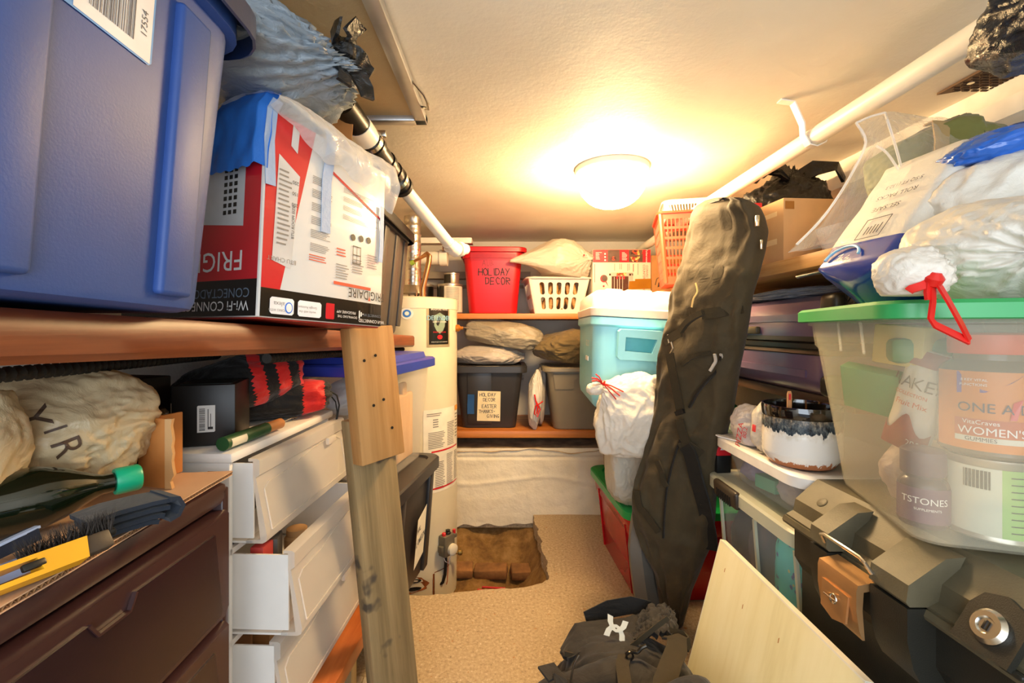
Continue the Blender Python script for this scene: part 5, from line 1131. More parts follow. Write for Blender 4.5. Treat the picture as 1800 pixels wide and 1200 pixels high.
# black garbage bag behind the carton
t = thing('garbage_bag', 'black garbage bag with a tied top behind the brown carton', 'bag', (1.10, 1.80, RS), (0, 0, 0))
bag_mb((.40, .34, .44), 71, 6, 2.3, .11, 2.3, .014, neck=(0, -.1, 1), nf=13, fa=.08, pull=.05, nr=.3, flat=.85).build('bag', M_blackbag, t, 180)
for k, (dx, dz) in enumerate(((-.14, .04), (-.12, .06), (.14, .05))):
    b = MB(); P = [Vector((0, -.06, .355)), Vector((dx*.5, -.08, .365+dz*.6)), Vector((dx, -.09, .36+dz*.8)), Vector((dx*1.25, -.08, .34+dz*.3))]; b.strap(P, .05, .012, (.1, .4, 1)); b.v = [p+Vector((0, noise.noise(p*40)*.01, noise.noise(p*34+Vector((5, 0, 0)))*.02)) for p in b.v]; b.build('tied_end', M_blackbag, t)
solo(MB().box((0, 0, .13), (.05, .05, .26), bev=.005), 'red_box', M_red, 'red box edge peeking out behind the board bag top', 'box', (.93, 1.72, RS))
# green sleeping pad in a clear bag
M_olv = fabric('olive_green_canvas', '7d7d44', '6c6c38', .7, 500, .15, 8, .5); M_bandf = fabric('beige_band', 'b79c6a', 'a88c5c', .7, 500)
M_clear = plastic_film('clear_bag_film', 'f6ecd8', .13, .12, 14, .7, .38)
t = thing('sleeping_pad', 'olive green rolled pad with beige bands inside the big clear bag', 'bedroll', (1.14, 1.19, RS+.012), (0, 0, 0))
def padw(p):
    return Vector((p.x, p.y, p.z*(.72+.55*max(0, min(1, (p.x+.17)/.2)))-.02*(p.x > 0)))
bag_mb((.36, .24, .27), 72, 6, 2.9, .05, 2.2, .01, flat=.9, warp=padw).build('pad', M_olv, t, 180)
b = MB()
b.strap([(-.055, -.03, .30), (-.075, -.075, .285), (-.105, -.108, .22), (-.125, -.122, .14), (-.13, -.122, .06), (-.125, -.11, .01)], .035, .004, (1, .2, .3)); b.build('band', M_bandf, t)
b = MB(); b.strap([(-.175, -.06, .13), (-.15, -.115, .135), (-.08, -.130, .132), (0, -.132, .125)], .04, .004, (0, 0, 1)); b.build('band', M_bandf, t)
t = thing('clear_bag', 'large clear plastic bag wrapped around the olive green pad', 'bag', (0, 0, 0))
def film(rows, nm, amp=.010):
    # rows of pixel points at depth -> smooth sheet
    def ev(u, v):
        nr = len(rows)-1; r = min(nr-1e-6, v*nr); a = int(r); f_ = r-a
        def row(R_): n = len(R_)-1; c = min(n-1e-6, u*n); i = int(c); g_ = c-i; return R_[i]+(R_[i+1]-R_[i])*g_
        p = row(rows[a])*(1-f_)+row(rows[a+1])*f_; q = Vector((u*7, v*7, 3)); return p+Vector((noise.noise(q)*amp, (1-abs(noise.noise(q*1.3)))*amp*1.2-amp, noise.noise(q*.9+Vector((9, 0, 0)))*amp))
    return MB().grid(ev, 70, 46).build(nm, M_clear, t, 180, False)
film([[W(1505, 215, 1.10), W(1560, 196, 1.10), W(1650, 205, 1.14), W(1760, 225, 1.16), W(1850, 240, 1.2)],
      [W(1520, 250, 1.04), W(1580, 255, 1.03), W(1650, 262, 1.03), W(1740, 270, 1.05), W(1850, 280, 1.1)],
      [W(1490, 330, 1.03), W(1540, 330, 1.0), W(1620, 335, 1.0), W(1700, 340, 1.03), W(1800, 340, 1.06)],
      [W(1445, 395, 1.05), W(1510, 400, 1.02), W(1580, 405, 1.02), W(1640, 410, 1.04), W(1700, 410, 1.06)],
      [W(1385, 446, 1.10), W(1440, 437, 1.07), W(1500, 428, 1.055), W(1560, 418, 1.06), W(1620, 415, 1.07)]], 'front_film')
film([[W(1505, 215, 1.10), W(1560, 196, 1.14), W(1650, 205, 1.2), W(1760, 225, 1.25), W(1850, 240, 1.3)],
      [W(1520, 255, 1.20), W(1560, 250, 1.3), W(1650, 255, 1.36), W(1760, 260, 1.4), W(1850, 270, 1.4)],
      [W(1480, 340, 1.20), W(1540, 335, 1.38), W(1650, 330, 1.4), W(1760, 320, 1.42), W(1850, 320, 1.42)],
      [W(1385, 446, 1.11), W(1450, 428, 1.25), W(1550, 415, 1.3), W(1650, 405, 1.3), W(1750, 400, 1.3)]], 'back_film')
b = MB()
for pts in ([(1556, 200), (1575, 260), (1588, 310)], [(1588, 312), (1560, 270), (1540, 256)], [(1505, 216), (1522, 250), (1500, 300), (1470, 350), (1440, 390), (1400, 430)], [(1505, 216), (1530, 205), (1556, 198)]): b.tube([W(x, y, 1.045 if y > 210 else 1.09) for x, y in smooth(pts)], .0028, 6)
b.build('film_edge', M_film, t)
# white paper or cup behind
solo(MB().lathe([(.035, 0), (.045, .10), (.047, .102), (.043, .10)], n=20), 'paper_cup', M_inkw, 'white cup inside the clear bag beside brown carton', 'cup', (1.0, 1.36, RS), (0, -14, 0))
# ---- suitcase lying under the shelf
M_suit = mat('purple_shell', '6a5570', .32, .15, var=.06, spec=.6, coat=.2, bump=.05, bs=900); M_bk = mat('black_trim', '1d1813', .4, var=.2)
solo(MB().box((0, 0, 0), (.44, 1.5, .03), bev=.003), 'wooden_shelf', wood('dark_shelf_wood', '33241a', '4a3423', '5c422c', 1, .6, 8, .06), 'dark plank under the purple suitcase at the right wall', 'shelf', (1.14, 1.95, .99))
t = thing('suitcase', 'purple hard-shell suitcase lying on its side under the right shelf', 'suitcase', (1.11, 1.60, 1.006), (0, 0, -1))
hw, hd = .225, .36
b = MB(); b.loft([rr(hw-.045, hd-.03, .06, 0), rr(hw-.012, hd-.008, .06, .02), rr(hw, hd, .05, .05), rr(hw, hd, .05, .118)]); b.build('lower_shell', M_suit, t)
b = MB(); b.loft([rr(hw, hd, .05, .172), rr(hw, hd, .05, .24), rr(hw-.012, hd-.008, .06, .275), rr(hw-.05, hd-.03, .06, .292)]); b.build('upper_shell', M_suit, t)
b = MB(); b.loft([rr(hw+.002, hd+.002, .05, .118), rr(hw+.004, hd+.004, .05, .121), rr(hw-.002, hd-.002, .05, .132), rr(hw+.004, hd+.004, .05, .137), rr(hw+.004, hd+.004, .05, .150), rr(hw-.003, hd-.003, .05, .154), rr(hw+.004, hd+.004, .05, .158), rr(hw+.002, hd+.002, .05, .172)], cap0=False, cap1=False); b.build('zip_band', M_bk, t)
for z in (.062, .228):
    b = MB(); b.strap([(-hw-.001, -.27, z), (-hw-.003, 0, z), (-hw-.001, .3, z)], .022, .008, (0, 0, 1)); b.build('moulded_ridge', M_suit, t)
b = MB(); b.box((-hw-.008, .09, .19), (.018, .22, .026), bev=.005); b.build('side_handle', mat('handle_bronze', '4c3f24', .4), t)
for k, z in enumerate((.035, .262)):
    b = MB(); b.box((-.17, -hd+.005, z), (.115, .07, .062), bev=.018, seg=3); b.build('wheel_housing', M_bk, t)
    w = MB(); Mw = TR(-.185, -hd-.035, z) @ RY(-90); w.lathe([(.008, -.014), (.024, -.014), (.027, -.010), (.027, .010), (.024, .014), (.008, .014)], Mw, 24)
    for q in range(9): w.box((.015, 0, 0), (.016, .003, .032), Mw @ RZ(40*q))
    w.build('wheel', M_bk, t)
solo(bag_mb((.36, .70, .045), 74, 6, 3, .12, 4, .03, flat=.8), 'plastic_bag', bagmat('blue_grey_film', '8d93a0', .25, 30, .6, tl=.1), 'flat bluish plastic bag draped on top of the suitcase', 'bag', (1.09, 1.62, 1.299), (0, 0, 0), None, 180)
# ---- green lidded clear tote
M_milk = frosted('milky_tote', 'ece6cf', .24, .3, .45); M_sage = mat('green_tote_lid', '2f9a55', .38, var=.06, spec=.6)
BR = -17.35; TB = (.68, .75); bw, bl, bh = .50, .335, .385; tap = .038
ux = Vector((cos(R(BR)), sin(R(BR)), 0)); uy = Vector((-sin(R(BR)), cos(R(BR)), 0))
tc = Vector((.68, .75, 0))+ux*(bw/2)+uy*(bl/2)
TOPZ = .842
t = thing('storage_tote', 'milky tote with green lid holding vitamins on the black tool chest', 'tote', (tc.x, tc.y, TOPZ), (0, 0, BR))
W_, D_ = bw+2*tap, bl+2*tap; tub_mb(W_, D_, bh, tap, .035, .003, .008, .02, .315).build('body', M_milk, t)
lid_mb(W_+.016+.024, D_+.016+.024, .05, .012, .018, .05, .008).build('lid', M_sage, t).location = (0, 0, bh)
F = side(W_, D_, bh, tap, '-x'); b = MB()
for y in (-.02, .085): b = MB(); b.box((y, .345, .014), (.003, .06, .004), F); b.build('moulding', M_milk, t)
F2 = side(W_, D_, bh, tap, '-y')
def inb(x, y, z): p = tc+ux*(x-bw/2)+uy*(y-bl/2); return (p.x, p.y, TOPZ+.010+z)
def bottle(name, label, loc, rz, r, h, mats, capr, caph, label_z, lab_m, lab_a=(-80, 80)):
    t = thing(name, label, 'bottle', loc, (0, 0, rz)); ch = h-caph
    MB().lathe([(r*.92, 0), (r, .006), (r, ch*.80), (r*.92, ch*.88), (capr*.88, ch*.94), (capr*.88, ch)], n=40).build('bottle', mats[0], t)
    b = MB(); b.lathe([(capr, ch), (capr+.001, ch+.003), (capr+.001, h-.004), (capr-.004, h)], n=40); b.build('cap', mats[1], t)
    b = MB(); f = cyl(r+.001); b.grid(lambda u, v: f(lab_a[0]+(lab_a[1]-lab_a[0])*u, label_z[0]+(label_z[1]-label_z[0])*v), 24, 1); b.build('label', lab_m, t, 180); return t
M_amber = mat('brown_clear', '6a5a48', .15); M_och = mat('orange_cap', 'd94312', .4); M_olab = mat('orange_label', 'd97c16', .4)
# big tin under the vitamin bottle
t = thing('tin_can', 'tin with pale green printed label under the orange vitamin bottle', 'tin', inb(.135, .075, 0), (0, 0, -24))
MB().lathe([(.058, 0), (.060, .003), (.058, .007), (.058, .125), (.060, .129), (.060, .134)], n=36).build('tin', M_can, t)
b = MB(); f = cyl(.0588); b.grid(lambda u, v: f(-85+75*u, .01+.11*v), 12, 1); b.build('white_label', mat('label_offwhite', 'd9d8c4', .5), t, 180)
b = MB(); b.grid(lambda u, v: f(-10+85*u, .01+.11*v), 12, 1); b.build('green_label', mat('label_lime', '9cc66a', .5), t, 180)
b = MB(); f = cyl(.0596)
for k in range(9): e = 20+35*random.random(); b.grid(lambda u, v: f(0+e*u, .02+.011*k+.0018*v), 5, 1)
for k in range(14): b.grid(lambda u, v: f(-55+2.3*k+1.2*u*(1+k % 2), .085+.03*v), 1, 1)
b.build('small_print', M_ink, t, 0, False)
t = bottle('vitamin_bottle', 'large vitamin bottle with orange cap and label inside the milky tote', inb(.135, .078, .136), -34, .066, .206, (M_amber, M_och), .052, .036, (.012, .142), M_olab)
f = cyl(.0682); dg = 57.3/.068; mp = lambda x, y, z: f(x*dg, y)
def cg(m, x0, x1, y0, y1, n=10): m.grid(lambda u, v: mp(x0+(x1-x0)*u, y0+(y1-y0)*v, 0), n, 1)
b = MB(); b.add([mp(x, y, 0) for x, y in ((-.055, .105), (-.02, .108), (.01, .125), (.03, .141), (-.055, .141))], [(0, 1, 2, 3, 4)]); b.build('purple_corner', mat('label_purple', '6b4a92', .5), t, 0, False)
b = MB(); cg(b, -.058, .07, .036, .064); b.build('red_band', mat('label_brick', 'c0582a', .5), t, 180, False)
b = MB(); cg(b, -.058, .07, .026, .035); b.build('white_band', mat('label_bone', 'd9d4c2', .5), t, 180, False)
f = cyl(.0690); b = MB(); b.text('ONE A DAY', .022, .005, .082, 0, maps=mp); b.text('GUMMIES', .009, -.025, .0305, 0, maps=mp); b.build('lettering', mat('label_ink', '3a3548', .5), t, 0, False)
b = MB(); b.text("WOMEN'S", .018, -.012, .044, 0, maps=mp); b.text('VitaCraves', .010, -.025, .0585, 0, maps=mp); b.text('8 KEY VITAL', .006, -.033, .128, 0, maps=mp); b.text('FUNCTIONS', .006, -.034, .120, 0, maps=mp); b.build('lettering', M_inkw, t, 0, False)
b = MB(); b.add([mp(x, y, 0) for x, y in ((.008, .066), (.016, .066), (.024, .100), (.012, .094))], [(0, 1, 2, 3)]); b.build('red_numeral', M_red, t, 0, False)
t = bottle('vitamin_bottle', 'small purple vitamin bottle at the bottom of the milky tote', inb(.045, .085, 0), -38, .036, .135, (mat('purple_bottle', '3c2036', .25), mat('purple_cap', '4b2748', .4)), .031, .045, (.01, .07), mat('purple_label', '5c2a54', .5))
f = cyl(.0378); b = MB(); b.text('TSTONES', .016, 0, .048, 0, maps=lambda x, y, z: f(x*57.3/.037, y)); b.text('SUPPLEMENTS', .006, .004, .034, 0, maps=lambda x, y, z: f(x*57.3/.037, y)); b.build('lettering', M_inkw, t, 0, False)
# snack pouch
t = thing('snack_pouch', 'white and red snack pouch tilted inside the milky tote', 'pouch', inb(.055, .175, .11), (-4, 14, BR-60))
pw, ph = .085, .20
def pch(s): return lambda u, v: Vector(((u-.5)*pw, s*.022*max(0, 1-abs(2*u-1)**2.2)**.6*max(0, 1-abs(2*v-1)**3)**.6*(.9+.25*noise.noise(Vector((u*5, v*6, s)))), v*ph))
b = MB(); b.grid(pch(-1), 16, 24); b.grid(pch(1), 16, 24); b.build('pouch', mat('pouch_white', 'ded6c8', .3, var=.05), t, 180)
mp2 = lambda x, y, z: Vector((x, pch(-1)((x/pw)+.5, y/ph).y-.0035, y))
b = MB(); b.grid(lambda u, v: mp2((u-.5)*pw*.97, .002+.055*v*(1.0-.35*sin(u*9)), 0), 14, 8); b.grid(lambda u, v: mp2((u-.5)*pw*.97, ph-.03+.028*v, 0), 14, 4); b.build('red_print', mat('pouch_red', '9c3226', .4), t, 180, False)
b = MB(); b.text('NAKED', .032, .0, .135, 0, maps=mp2); b.build('lettering', mat('pouch_ink', '4a3a34', .5), t, 0, False)
b = MB(); b.text('COLLECTION', .010, -.005, .113, 0, maps=mp2); b.text('Fruit Mix', .015, 0, .095, 0, maps=mp2); b.build('lettering', M_inkr, t, 0, False)
b = MB(); b.text('200', .016, .022, .022, 0, maps=lambda x, y, z: mp2(x, y, 0)-Vector((0, .002, 0))); b.build('lettering', M_inkw, t, 0, False)
solo(MB().box((0, 0, .05), (.12, .03, .10), bev=.003), 'small_carton', mat('green_carton', '4aa06c', .5), 'green carton leaning at the far end of the milky tote', 'box', inb(.05, .27, .17), (20, 8, -70))
solo(MB().box((0, 0, .04), (.10, .05, .08), bev=.003), 'small_carton', mat('yellow_carton', 'd8c070', .5), 'pale yellow carton near the rim of the milky tote', 'box', inb(.07, .20, .275), (0, 5, -80))
solo(bag_mb((.19, .15, .14), 81, 5, 2.3, .1, 2.5, .012), 'plastic_bag', bagmat('pink_white_bag', 'e6d2ca', .35, tl=.3), 'pinkish white plastic bag in the bottom of the milky tote', 'bag', inb(.115, .225, 0), (0, 0, 20), None, 180)
solo(MB().box((0, 0, .12), (.10, .05, .24), bev=.004), 'green_pack', mat('deep_green_pack', '2c6a4a', .5), 'dark green pack behind the orange vitamin bottle', 'pack', inb(.28, .12, 0), (0, 0, 0))
solo(MB().box((0, 0, .025), (.12, .10, .05), bev=.012), 'green_box', mat('green_part', '3c8a4f', .5), 'rounded green box top beside the vitamin bottle cap', 'box', inb(.10, .20, .28), (0, 0, -30))
# ---- white garbage bag with red ties on the green lid
LZ = TOPZ+bh+.019
t = thing('garbage_bag', 'white garbage bag with long red drawstring lying on the green tote lid', 'bag', (.918, .765, LZ), (0, 0, 0))
b = bag_mb((.42, .29, .20), 91, 6, 2.5, .04, 2.2, .005, neck=(-.65, -.70, -.20), nf=17, fa=.06, pull=.03, nr=.28, flat=.85); b.build('bag', M_wbag, t, 180)
kn = W(1640, 492, .66)-Vector((.918, .765, LZ))
b = MB(); P = [W(x, y, d)-Vector((.918, .765, LZ)) for x, y, d in ((1640, 490, .66), (1650, 500, .655), (1668, 530, .65), (1690, 570, .648), (1704, 598, .647))]; b.strap(P, .012, .003, [(1, .6, .5)]*5); b.build('drawstring', M_drawstring, t)
b = MB(); P = [W(x, y, d)-Vector((.918, .765, LZ)) for x, y, d in ((1704, 600, .647), (1675, 586, .648), (1644, 571, .65), (1636, 560, .652), (1640, 530, .655), (1640, 500, .66))]; b.strap(P, .011, .003, [(.3, .4, 1), (.3, .4, 1), (.6, .4, .8), (1, .4, .2), (1, .4, 0), (1, .4, 0)]); b.build('drawstring', M_drawstring, t)
b = MB(); P = [W(x, y, d)-Vector((.918, .765, LZ)) for x, y, d in ((1640, 492, .66), (1622, 502, .66), (1602, 508, .665), (1597, 512, .667))]; b.strap(P, .012, .004, (.4, .2, 1)); b.build('drawstring', M_drawstring, t)
b = MB(); P = [W(x, y, d)-Vector((.918, .765, LZ)) for x, y, d in ((1634, 492, .66), (1630, 515, .657), (1632, 527, .656))]; b.strap(P, .010, .004, (1, .3, 0)); b.build('drawstring', M_drawstring, t)
MB().lathe([(.004, -.012), (.012, -.006), (.013, .004), (.006, .012)], TR(*kn) @ RX(30), 10).build('knot', M_drawstring, t)
M_pink = mat('pink_tab', 'e58a9a', .5)
b = MB(); b.grid(lambda u, v: W(1596+u*30+v*12, 462-v*22+u*16, .69-.010*u)-Vector((.918, .765, LZ)), 4, 3); b.build('pink_tab', M_pink, t, 180)
o = bag_mb((.095, .10, .085), 92, 5, 2.2, .08, 3, .008, neck=(.8, -.3, .3), nf=14, fa=.14, nfac=20).build('gathered_top', M_wbag, t, 180); o.location = W(1600, 520, .70)-Vector((.918, .765, LZ))
# ---- paper towel pack leaning behind it
M_ptow = plastic_film('pack_film', 'f2efe8', .82, .2, 14, .35); M_pblue = mat('pack_blue', '1c3a96', .25, var=.1, coat=.5)
t = thing('paper_towel_pack', 'big clear plastic pack of white paper rolls with blue printed end', 'pack', tuple(W(1608, 408, 1.0)), (0, -54, 4))
def pk(u): return u
b = MB(); rg = []
hwx, hwy, hwz = .175, .10, .085
for k in range(25):
    x = -hwx+2*hwx*k/24; e = abs(x/hwx); s = (1-max(0, (e-.82)/.18)**2*.75); s = max(s, .3); ring = rr(hwy*s, hwz*(.5+.5*s), .022, 0, 6)
    rg.append([Vector((x+.004*noise.noise(Vector((p.x*30, p.y*30, x*10))), p.x*(1+.03*noise.noise(Vector((x*18, p.y*12, 2)))), p.y*(1+.05*noise.noise(Vector((x*16, p.x*14, 8)))))) for p in ring])
b.loft(rg); b.mi = []
for f_ in b.f:
    c = sum((b.v[i] for i in f_), Vector())/len(f_); b.mi.append(1 if (c.x < -.085 and c.z > -.02 and c.x-.35*c.z < -.12) else 0)
M_rollw = bagmat('paper_roll_white', 'ebe6da', .35, 20, .3, tl=.15)
b.build('pack', [M_rollw, M_pblue], t, 60)
M_pblue2 = mat('pack_blue_bright', '1f63c4', .25, coat=.5)
b = MB(); Fq = fr((.0, -.01, .0905), (1, 0, 0), (0, 1, 0))
b.text('SEL.SAFE', .018, .0, .004, 0, Fq, rot=90); b.text('ROLL PACKS', .017, .035, .0, 0, Fq, rot=90); b.text('5 SQ FT (132.3', .014, .065, .0, 0, Fq, rot=90); b.lines(-.075, -.02, -.045, .02, 5, 0, Fq, 3, .4, .4)
for (p, q) in (((-.085, -.03), (-.03, -.03)), ((-.085, .03), (-.03, .03)), ((-.085, -.03), (-.085, .03)), ((-.03, -.03), (-.03, .03))): b.strap([(p[0], p[1], 0), (q[0], q[1], 0)], .0015, .0006, (0, 0, 1) if 0 else ((0, 1, 0) if p[1] == q[1] else (1, 0, 0)), Fq)
b.build('lettering', mat('pack_ink', '3a3a46', .5), t, 0, False)
b = MB(); b.tube([Fq @ Vector((-.135+.035*cos(R(a)), .035+.045*sin(R(a)), .0)) for a in range(-80, 100, 12)], .003, 6); b.build('pale_arc', mat('pack_cyan', '8fc6e8', .4), t)
b = MB(); b.text('NS', .020, -.135, .035, .001, Fq, rot=200); b.text('W', .018, -.14, .015, .001, Fq, rot=200); b.build('lettering', M_inkw, t, 0, False)
t = thing('plastic_wrapper', 'crumpled bright blue wrapper on top of the paper roll pack at right edge', 'wrapper', tuple(W(1775, 285, .90)), (0, -12, 0))
bag_mb((.22, .16, .075), 95, 5, 2.4, .12, 3, .02, flat=.8).build('wrapper', [M_pblue2], t, 180)
o = bag_mb((.36, .22, .18), 97, 5, 2.4, .10, 2.5, .015, flat=.9).build('white_film', M_rollw, t, 180); o.location = (.0, .0, -.155)
solo(bag_mb((.22, .26, .16), 96, 6, 2.4, .10, 2.4, .014), 'garbage_bag', bagmat('black_blue_bag', '12161f', .2, 26, .6, tl=0), 'shiny black bag at the top right corner above the blue wrapper', 'bag', (.795, .61, 1.586), (0, 0, 0), None, 180)
# ================================================================ RIGHT FLOOR: clear tubs, planter, tool chest, board, duffel
M_clr = frosted('clear_bin', 'e9efee', .16, .18, .3); M_wlid = mat('white_tub_lid', 'f0ebe3', .4)
solo(MB().box((0, 0, .17), (.36, .46, .34), bev=.004), 'wooden_crate', M_oldpine, 'plain wooden crate hidden under the clear latch tub', 'crate', (.935, 1.36, 0))
M_palelid = frosted('pale_lid', 'dfe0cc', .85, .35, .3)
t = thing('clear_tub', 'tall clear tub with dark latch and folded fabric under the shallow tub', 'tub', (.94, 1.355, .342), (0, 0, 0))
W_, D_, H_ = .42, .50, .345; tub_mb(W_, D_, H_, .025, .06, .003, .010, .03).build('body', M_clr, t); F = side(W_, D_, H_, .025, '-x')
lid_mb(W_+.02, D_+.02, .07, .03, .012, .03, .006).build('lid', M_palelid, t).location = (0, 0, H_)
b = MB(); b.box((-.10, .335, .026), (.15, .055, .022), F, bev=.010, seg=3); b.build('latch', mat('latch_brown', '3a3026', .4), t)
b = MB()
for k in range(8): b.box((-.06-.012*k, .325, .038), (.003, .03, .003), F)
b.build('latch_ridge', M_bk, t)['kind'] = 'stuff'
for y in (-.19, .02, .21): b = MB(); b.strap([(y, .03, .004), (y, .30, .006)], .010, .008, (1, 0, 0), F); b.build('rib', M_palelid, t)
# paw print fabric and dark folded fabric inside
def pawmat():
    g = N('paw_print_fabric'); g.set(Roughness=.85); v = g.coord((1, 1, 1)); vo = g.n('TexVoronoi'); vo.inputs['Scale'].default_value = 40; g.l(v, vo.inputs['Vector'])
    c = g.ramp(vo.outputs['Distance'], [(.0, '4c5fa8'), (.24, '4c5fa8'), (.27, '45cdd2'), (1, '52d8dc')]); vo2 = g.n('TexVoronoi'); vo2.inputs['Scale'].default_value = 26; g.l(g.coord((1, 1, 1), (.5, .2, .3)), vo2.inputs['Vector'])
    d = g.ramp(vo2.outputs['Distance'], [(.10, (1, 1, 1, 1)), (.12, (0, 0, 0, 1))]); mm = g.n('MixRGB'); g.l(d, mm.inputs[0]); g.l(c, mm.inputs[1]); mm.inputs[2].default_value = C('c9d08a'); g.l(mm.outputs[0], g.b.inputs['Base Color']); return g.m
solo(bag_mb((.30, .23, .31), 101, 5, 4, .03, 2, .006, flat=.97), 'folded_fabric', pawmat(), 'teal paw print fabric folded inside the clear latch tub', 'fabric', (.905, 1.245, .352), (0, 0, 0), None, 180)
solo(bag_mb((.30, .10, .28), 102, 5, 4, .04, 2, .006, flat=.97), 'folded_fabric', fabric('mauve_fabric', '6d6470', '57505c'), 'mauve grey fabric folded in the middle of the clear latch tub', 'fabric', (.915, 1.415, .352), (0, 0, 0), None, 180)
solo(bag_mb((.30, .11, .27), 103, 5, 4, .04, 2, .006, flat=.97), 'folded_fabric', fabric('slate_fabric', '38454f', '2b343c'), 'slate blue fabric folded at far end of clear latch tub', 'fabric', (.915, 1.525, .352), (0, 0, 0), None, 180)
# shallow tub, white lid
SZ = .342+.345+.013
t = thing('clear_tub', 'shallow clear tub with white lid under the striped planter', 'tub', (.935, 1.345, SZ), (0, 0, 0))
W_, D_, H_ = .40, .45, .125; tub_mb(W_, D_, H_, .03, .06, .003, .006, .015).build('body', M_clr, t)
lid_mb(W_+.012, D_+.012, .07, .022, .012, .03, .004).build('lid', M_wlid, t).location = (0, 0, H_)
solo(bag_mb((.16, .18, .11), 104, 5, 2.5, .1, 3, .01), 'plastic_bag', bagmat('lilac_white_film', 'e4e4f0', .4, tl=.3), 'bunched white film in the near half of shallow tub', 'bag', (.84, 1.24, SZ+.006), (0, 0, 0), None, 180)
solo(bag_mb((.2, .15, .10), 105, 5, 2.5, .1, 3, .01), 'plastic_bag', bagmat('lilac_film', 'b9aed0', .4, tl=.3), 'lilac film in the far half of shallow tub', 'bag', (.86, 1.47, SZ+.008), (0, 0, 0), None, 180)
solo(MB().box((0, 0, .02), (.08, .08, .04), bev=.003), 'small_carton', mat('mint_card', '66b89a', .6), 'mint green packet in the middle of the shallow tub', 'box', (.82, 1.385, SZ+.012), (0, 0, 12))
# planter
def glaze():
    g = N('planter_glaze'); tc = g.n('TexCoord'); sp = g.n('SeparateXYZ'); g.l(tc.outputs['Object'], sp.inputs[0]); g.set(Roughness=.22)
    n1 = g.noise(g.coord((1, 1, .25)), 70, 3, .6); n2 = g.noise(g.coord((1, 1, .6)), 120, 4, .7)
    m = g.n('Math', operation='MULTIPLY_ADD'); m.inputs[1].default_value = .055; g.l(n1, m.inputs[0]); g.l(sp.outputs['Z'], m.inputs[2])
    mr = g.n('MapRange'); mr.inputs[1].default_value = 0; mr.inputs[2].default_value = .20; g.l(m.outputs[0], mr.inputs[0])
    base = g.ramp(mr.outputs[0], [(0, 'b8744a'), (.205, 'b8744a'), (.215, 'ece7de'), (.60, 'ece7de'), (.612, '46535c'), (.70, '6d7274'), (.78, '9a8a76'), (.88, 'a89780')], 'LINEAR')
    mx = g.n('MixRGB', blend_type='OVERLAY'); mr2 = g.n('MapRange'); mr2.inputs[1].default_value = .10; mr2.inputs[2].default_value = .115; g.l(m.outputs[0], mr2.inputs[0]); g.l(mr2.outputs[0], mx.inputs[0]); g.l(base, mx.inputs[1]); g.l(g.ramp(n2, [(.3, '2c2420'), (.5, '7f8790'), (.65, 'd8d2c4')]), mx.inputs[2])
    g.l(mx.outputs[0], g.b.inputs['Base Color']); return g.m
PZ = SZ+.125+.0135
t = thing('planter', 'ceramic planter with black rim, dripped blue glaze and bare clay base', 'planter', (.80, 1.235, PZ))
r = .094; prof = [(r*.80, 0), (r*.84, .004), (r*.97, .022), (r*.985, .030)]
for k in range(5): z = .034+.011*k; prof += [(r, z), (r*.985, z+.0055)]
prof += [(r, .094), (r*.995, .128)]
MB().lathe(prof, n=64, cap1=False).build('pot', glaze(), t)
M_rimb = mat('black_glaze', '150f0b', .08, spec=.7, coat=.8)
MB().lathe([(r*.995, .1275), (r*1.012, .131), (r*1.012, .152), (r*1.0, .158), (r*.955, .158), (r*.94, .150), (r*.93, .06), (.001, .055)], n=64, cap0=False).build('rim', M_rimb, t)
b = MB(); b.slab([(-.006, 0), (.006, 0), (.0065, .075), (.004, .083), (-.004, .083), (-.0065, .075)], 0, .002, fr((-.055, -.035, .115), (1, .1, 0), (.12, 0, 1))); b.build('plant_stick', mat('stick_wood', 'c48a5a', .6), t)
b = MB(); Fk = fr((-.055, -.0358, .115), (1, .1, 0), (.12, 0, 1)); b.slab([(-.003, .06), (.003, .06), (.003, .076), (-.003, .076)], .0021, .0026, Fk @ TR(0, 0, 0)); b.build('red_mark', M_red, t)
# bags on the shallow lid behind the planter
t = thing('plastic_bag', 'white and red printed grocery bag bunched left of the striped planter', 'bag', (.775, 1.44, PZ))
bag_mb((.11, .14, .14), 106, 5, 2.3, .12, 2.4, .015).build('bag', bagmat('grocery_bag', 'ded6d2', .35, tl=.25), t, 180)
b = MB(); Fp = fr((-.058, -.05, .05), (.35, -1, 0), (0, 0, 1)); b.text('PIZZA', .026, .0, -.01, .006, Fp, rot=80, sx=1.1); b.text('80.2', .02, .02, .0, .006, Fp, rot=80); b.build('red_print', M_red, t, 0, False)
t = thing('plastic_bag', 'upright white plastic bag with tiny red mark touching the planter', 'bag', (.75, 1.33, PZ), (0, 4, 0))
bag_mb((.07, .085, .155), 107, 5, 2.4, .09, 2.4, .012, flat=.95).build('bag', M_wbag, t, 180)
MB().box((-.038, -.012, .072), (.004, .014, .02), bev=.001).build('red_mark', M_red, t)
solo(MB().slab([(-.006, -.05), (.006, -.05), (.012, -.03), (.012, .03), (.005, .05), (-.005, .05), (-.012, .03), (-.012, -.03)], 0, .004), 'plastic_spoon', M_inkw, 'small white plastic piece lying on the white tub lid', 'spoon', (.735, 1.50, PZ), (0, 0, 25))
solo(bag_mb((.26, .22, .20), 108, 6, 2.4, .1, 2.3, .014), 'plastic_bag', bagmat('greenish_film_bag', '9db0a8', .3, tl=.2), 'pale greenish plastic bag behind the grocery bag', 'bag', (.965, 1.745, .712), (0, 0, 0), None, 180)
t = thing('packet', 'red and black packet standing at the far end of shallow tub', 'packet', (.755, 1.588, SZ), (0, 0, 6))
MB().box((0, 0, .03), (.05, .018, .06), bev=.002).build('base', M_blk, t); MB().box((0, 0, .085), (.05, .018, .05), bev=.002).build('red_top', M_red, t)
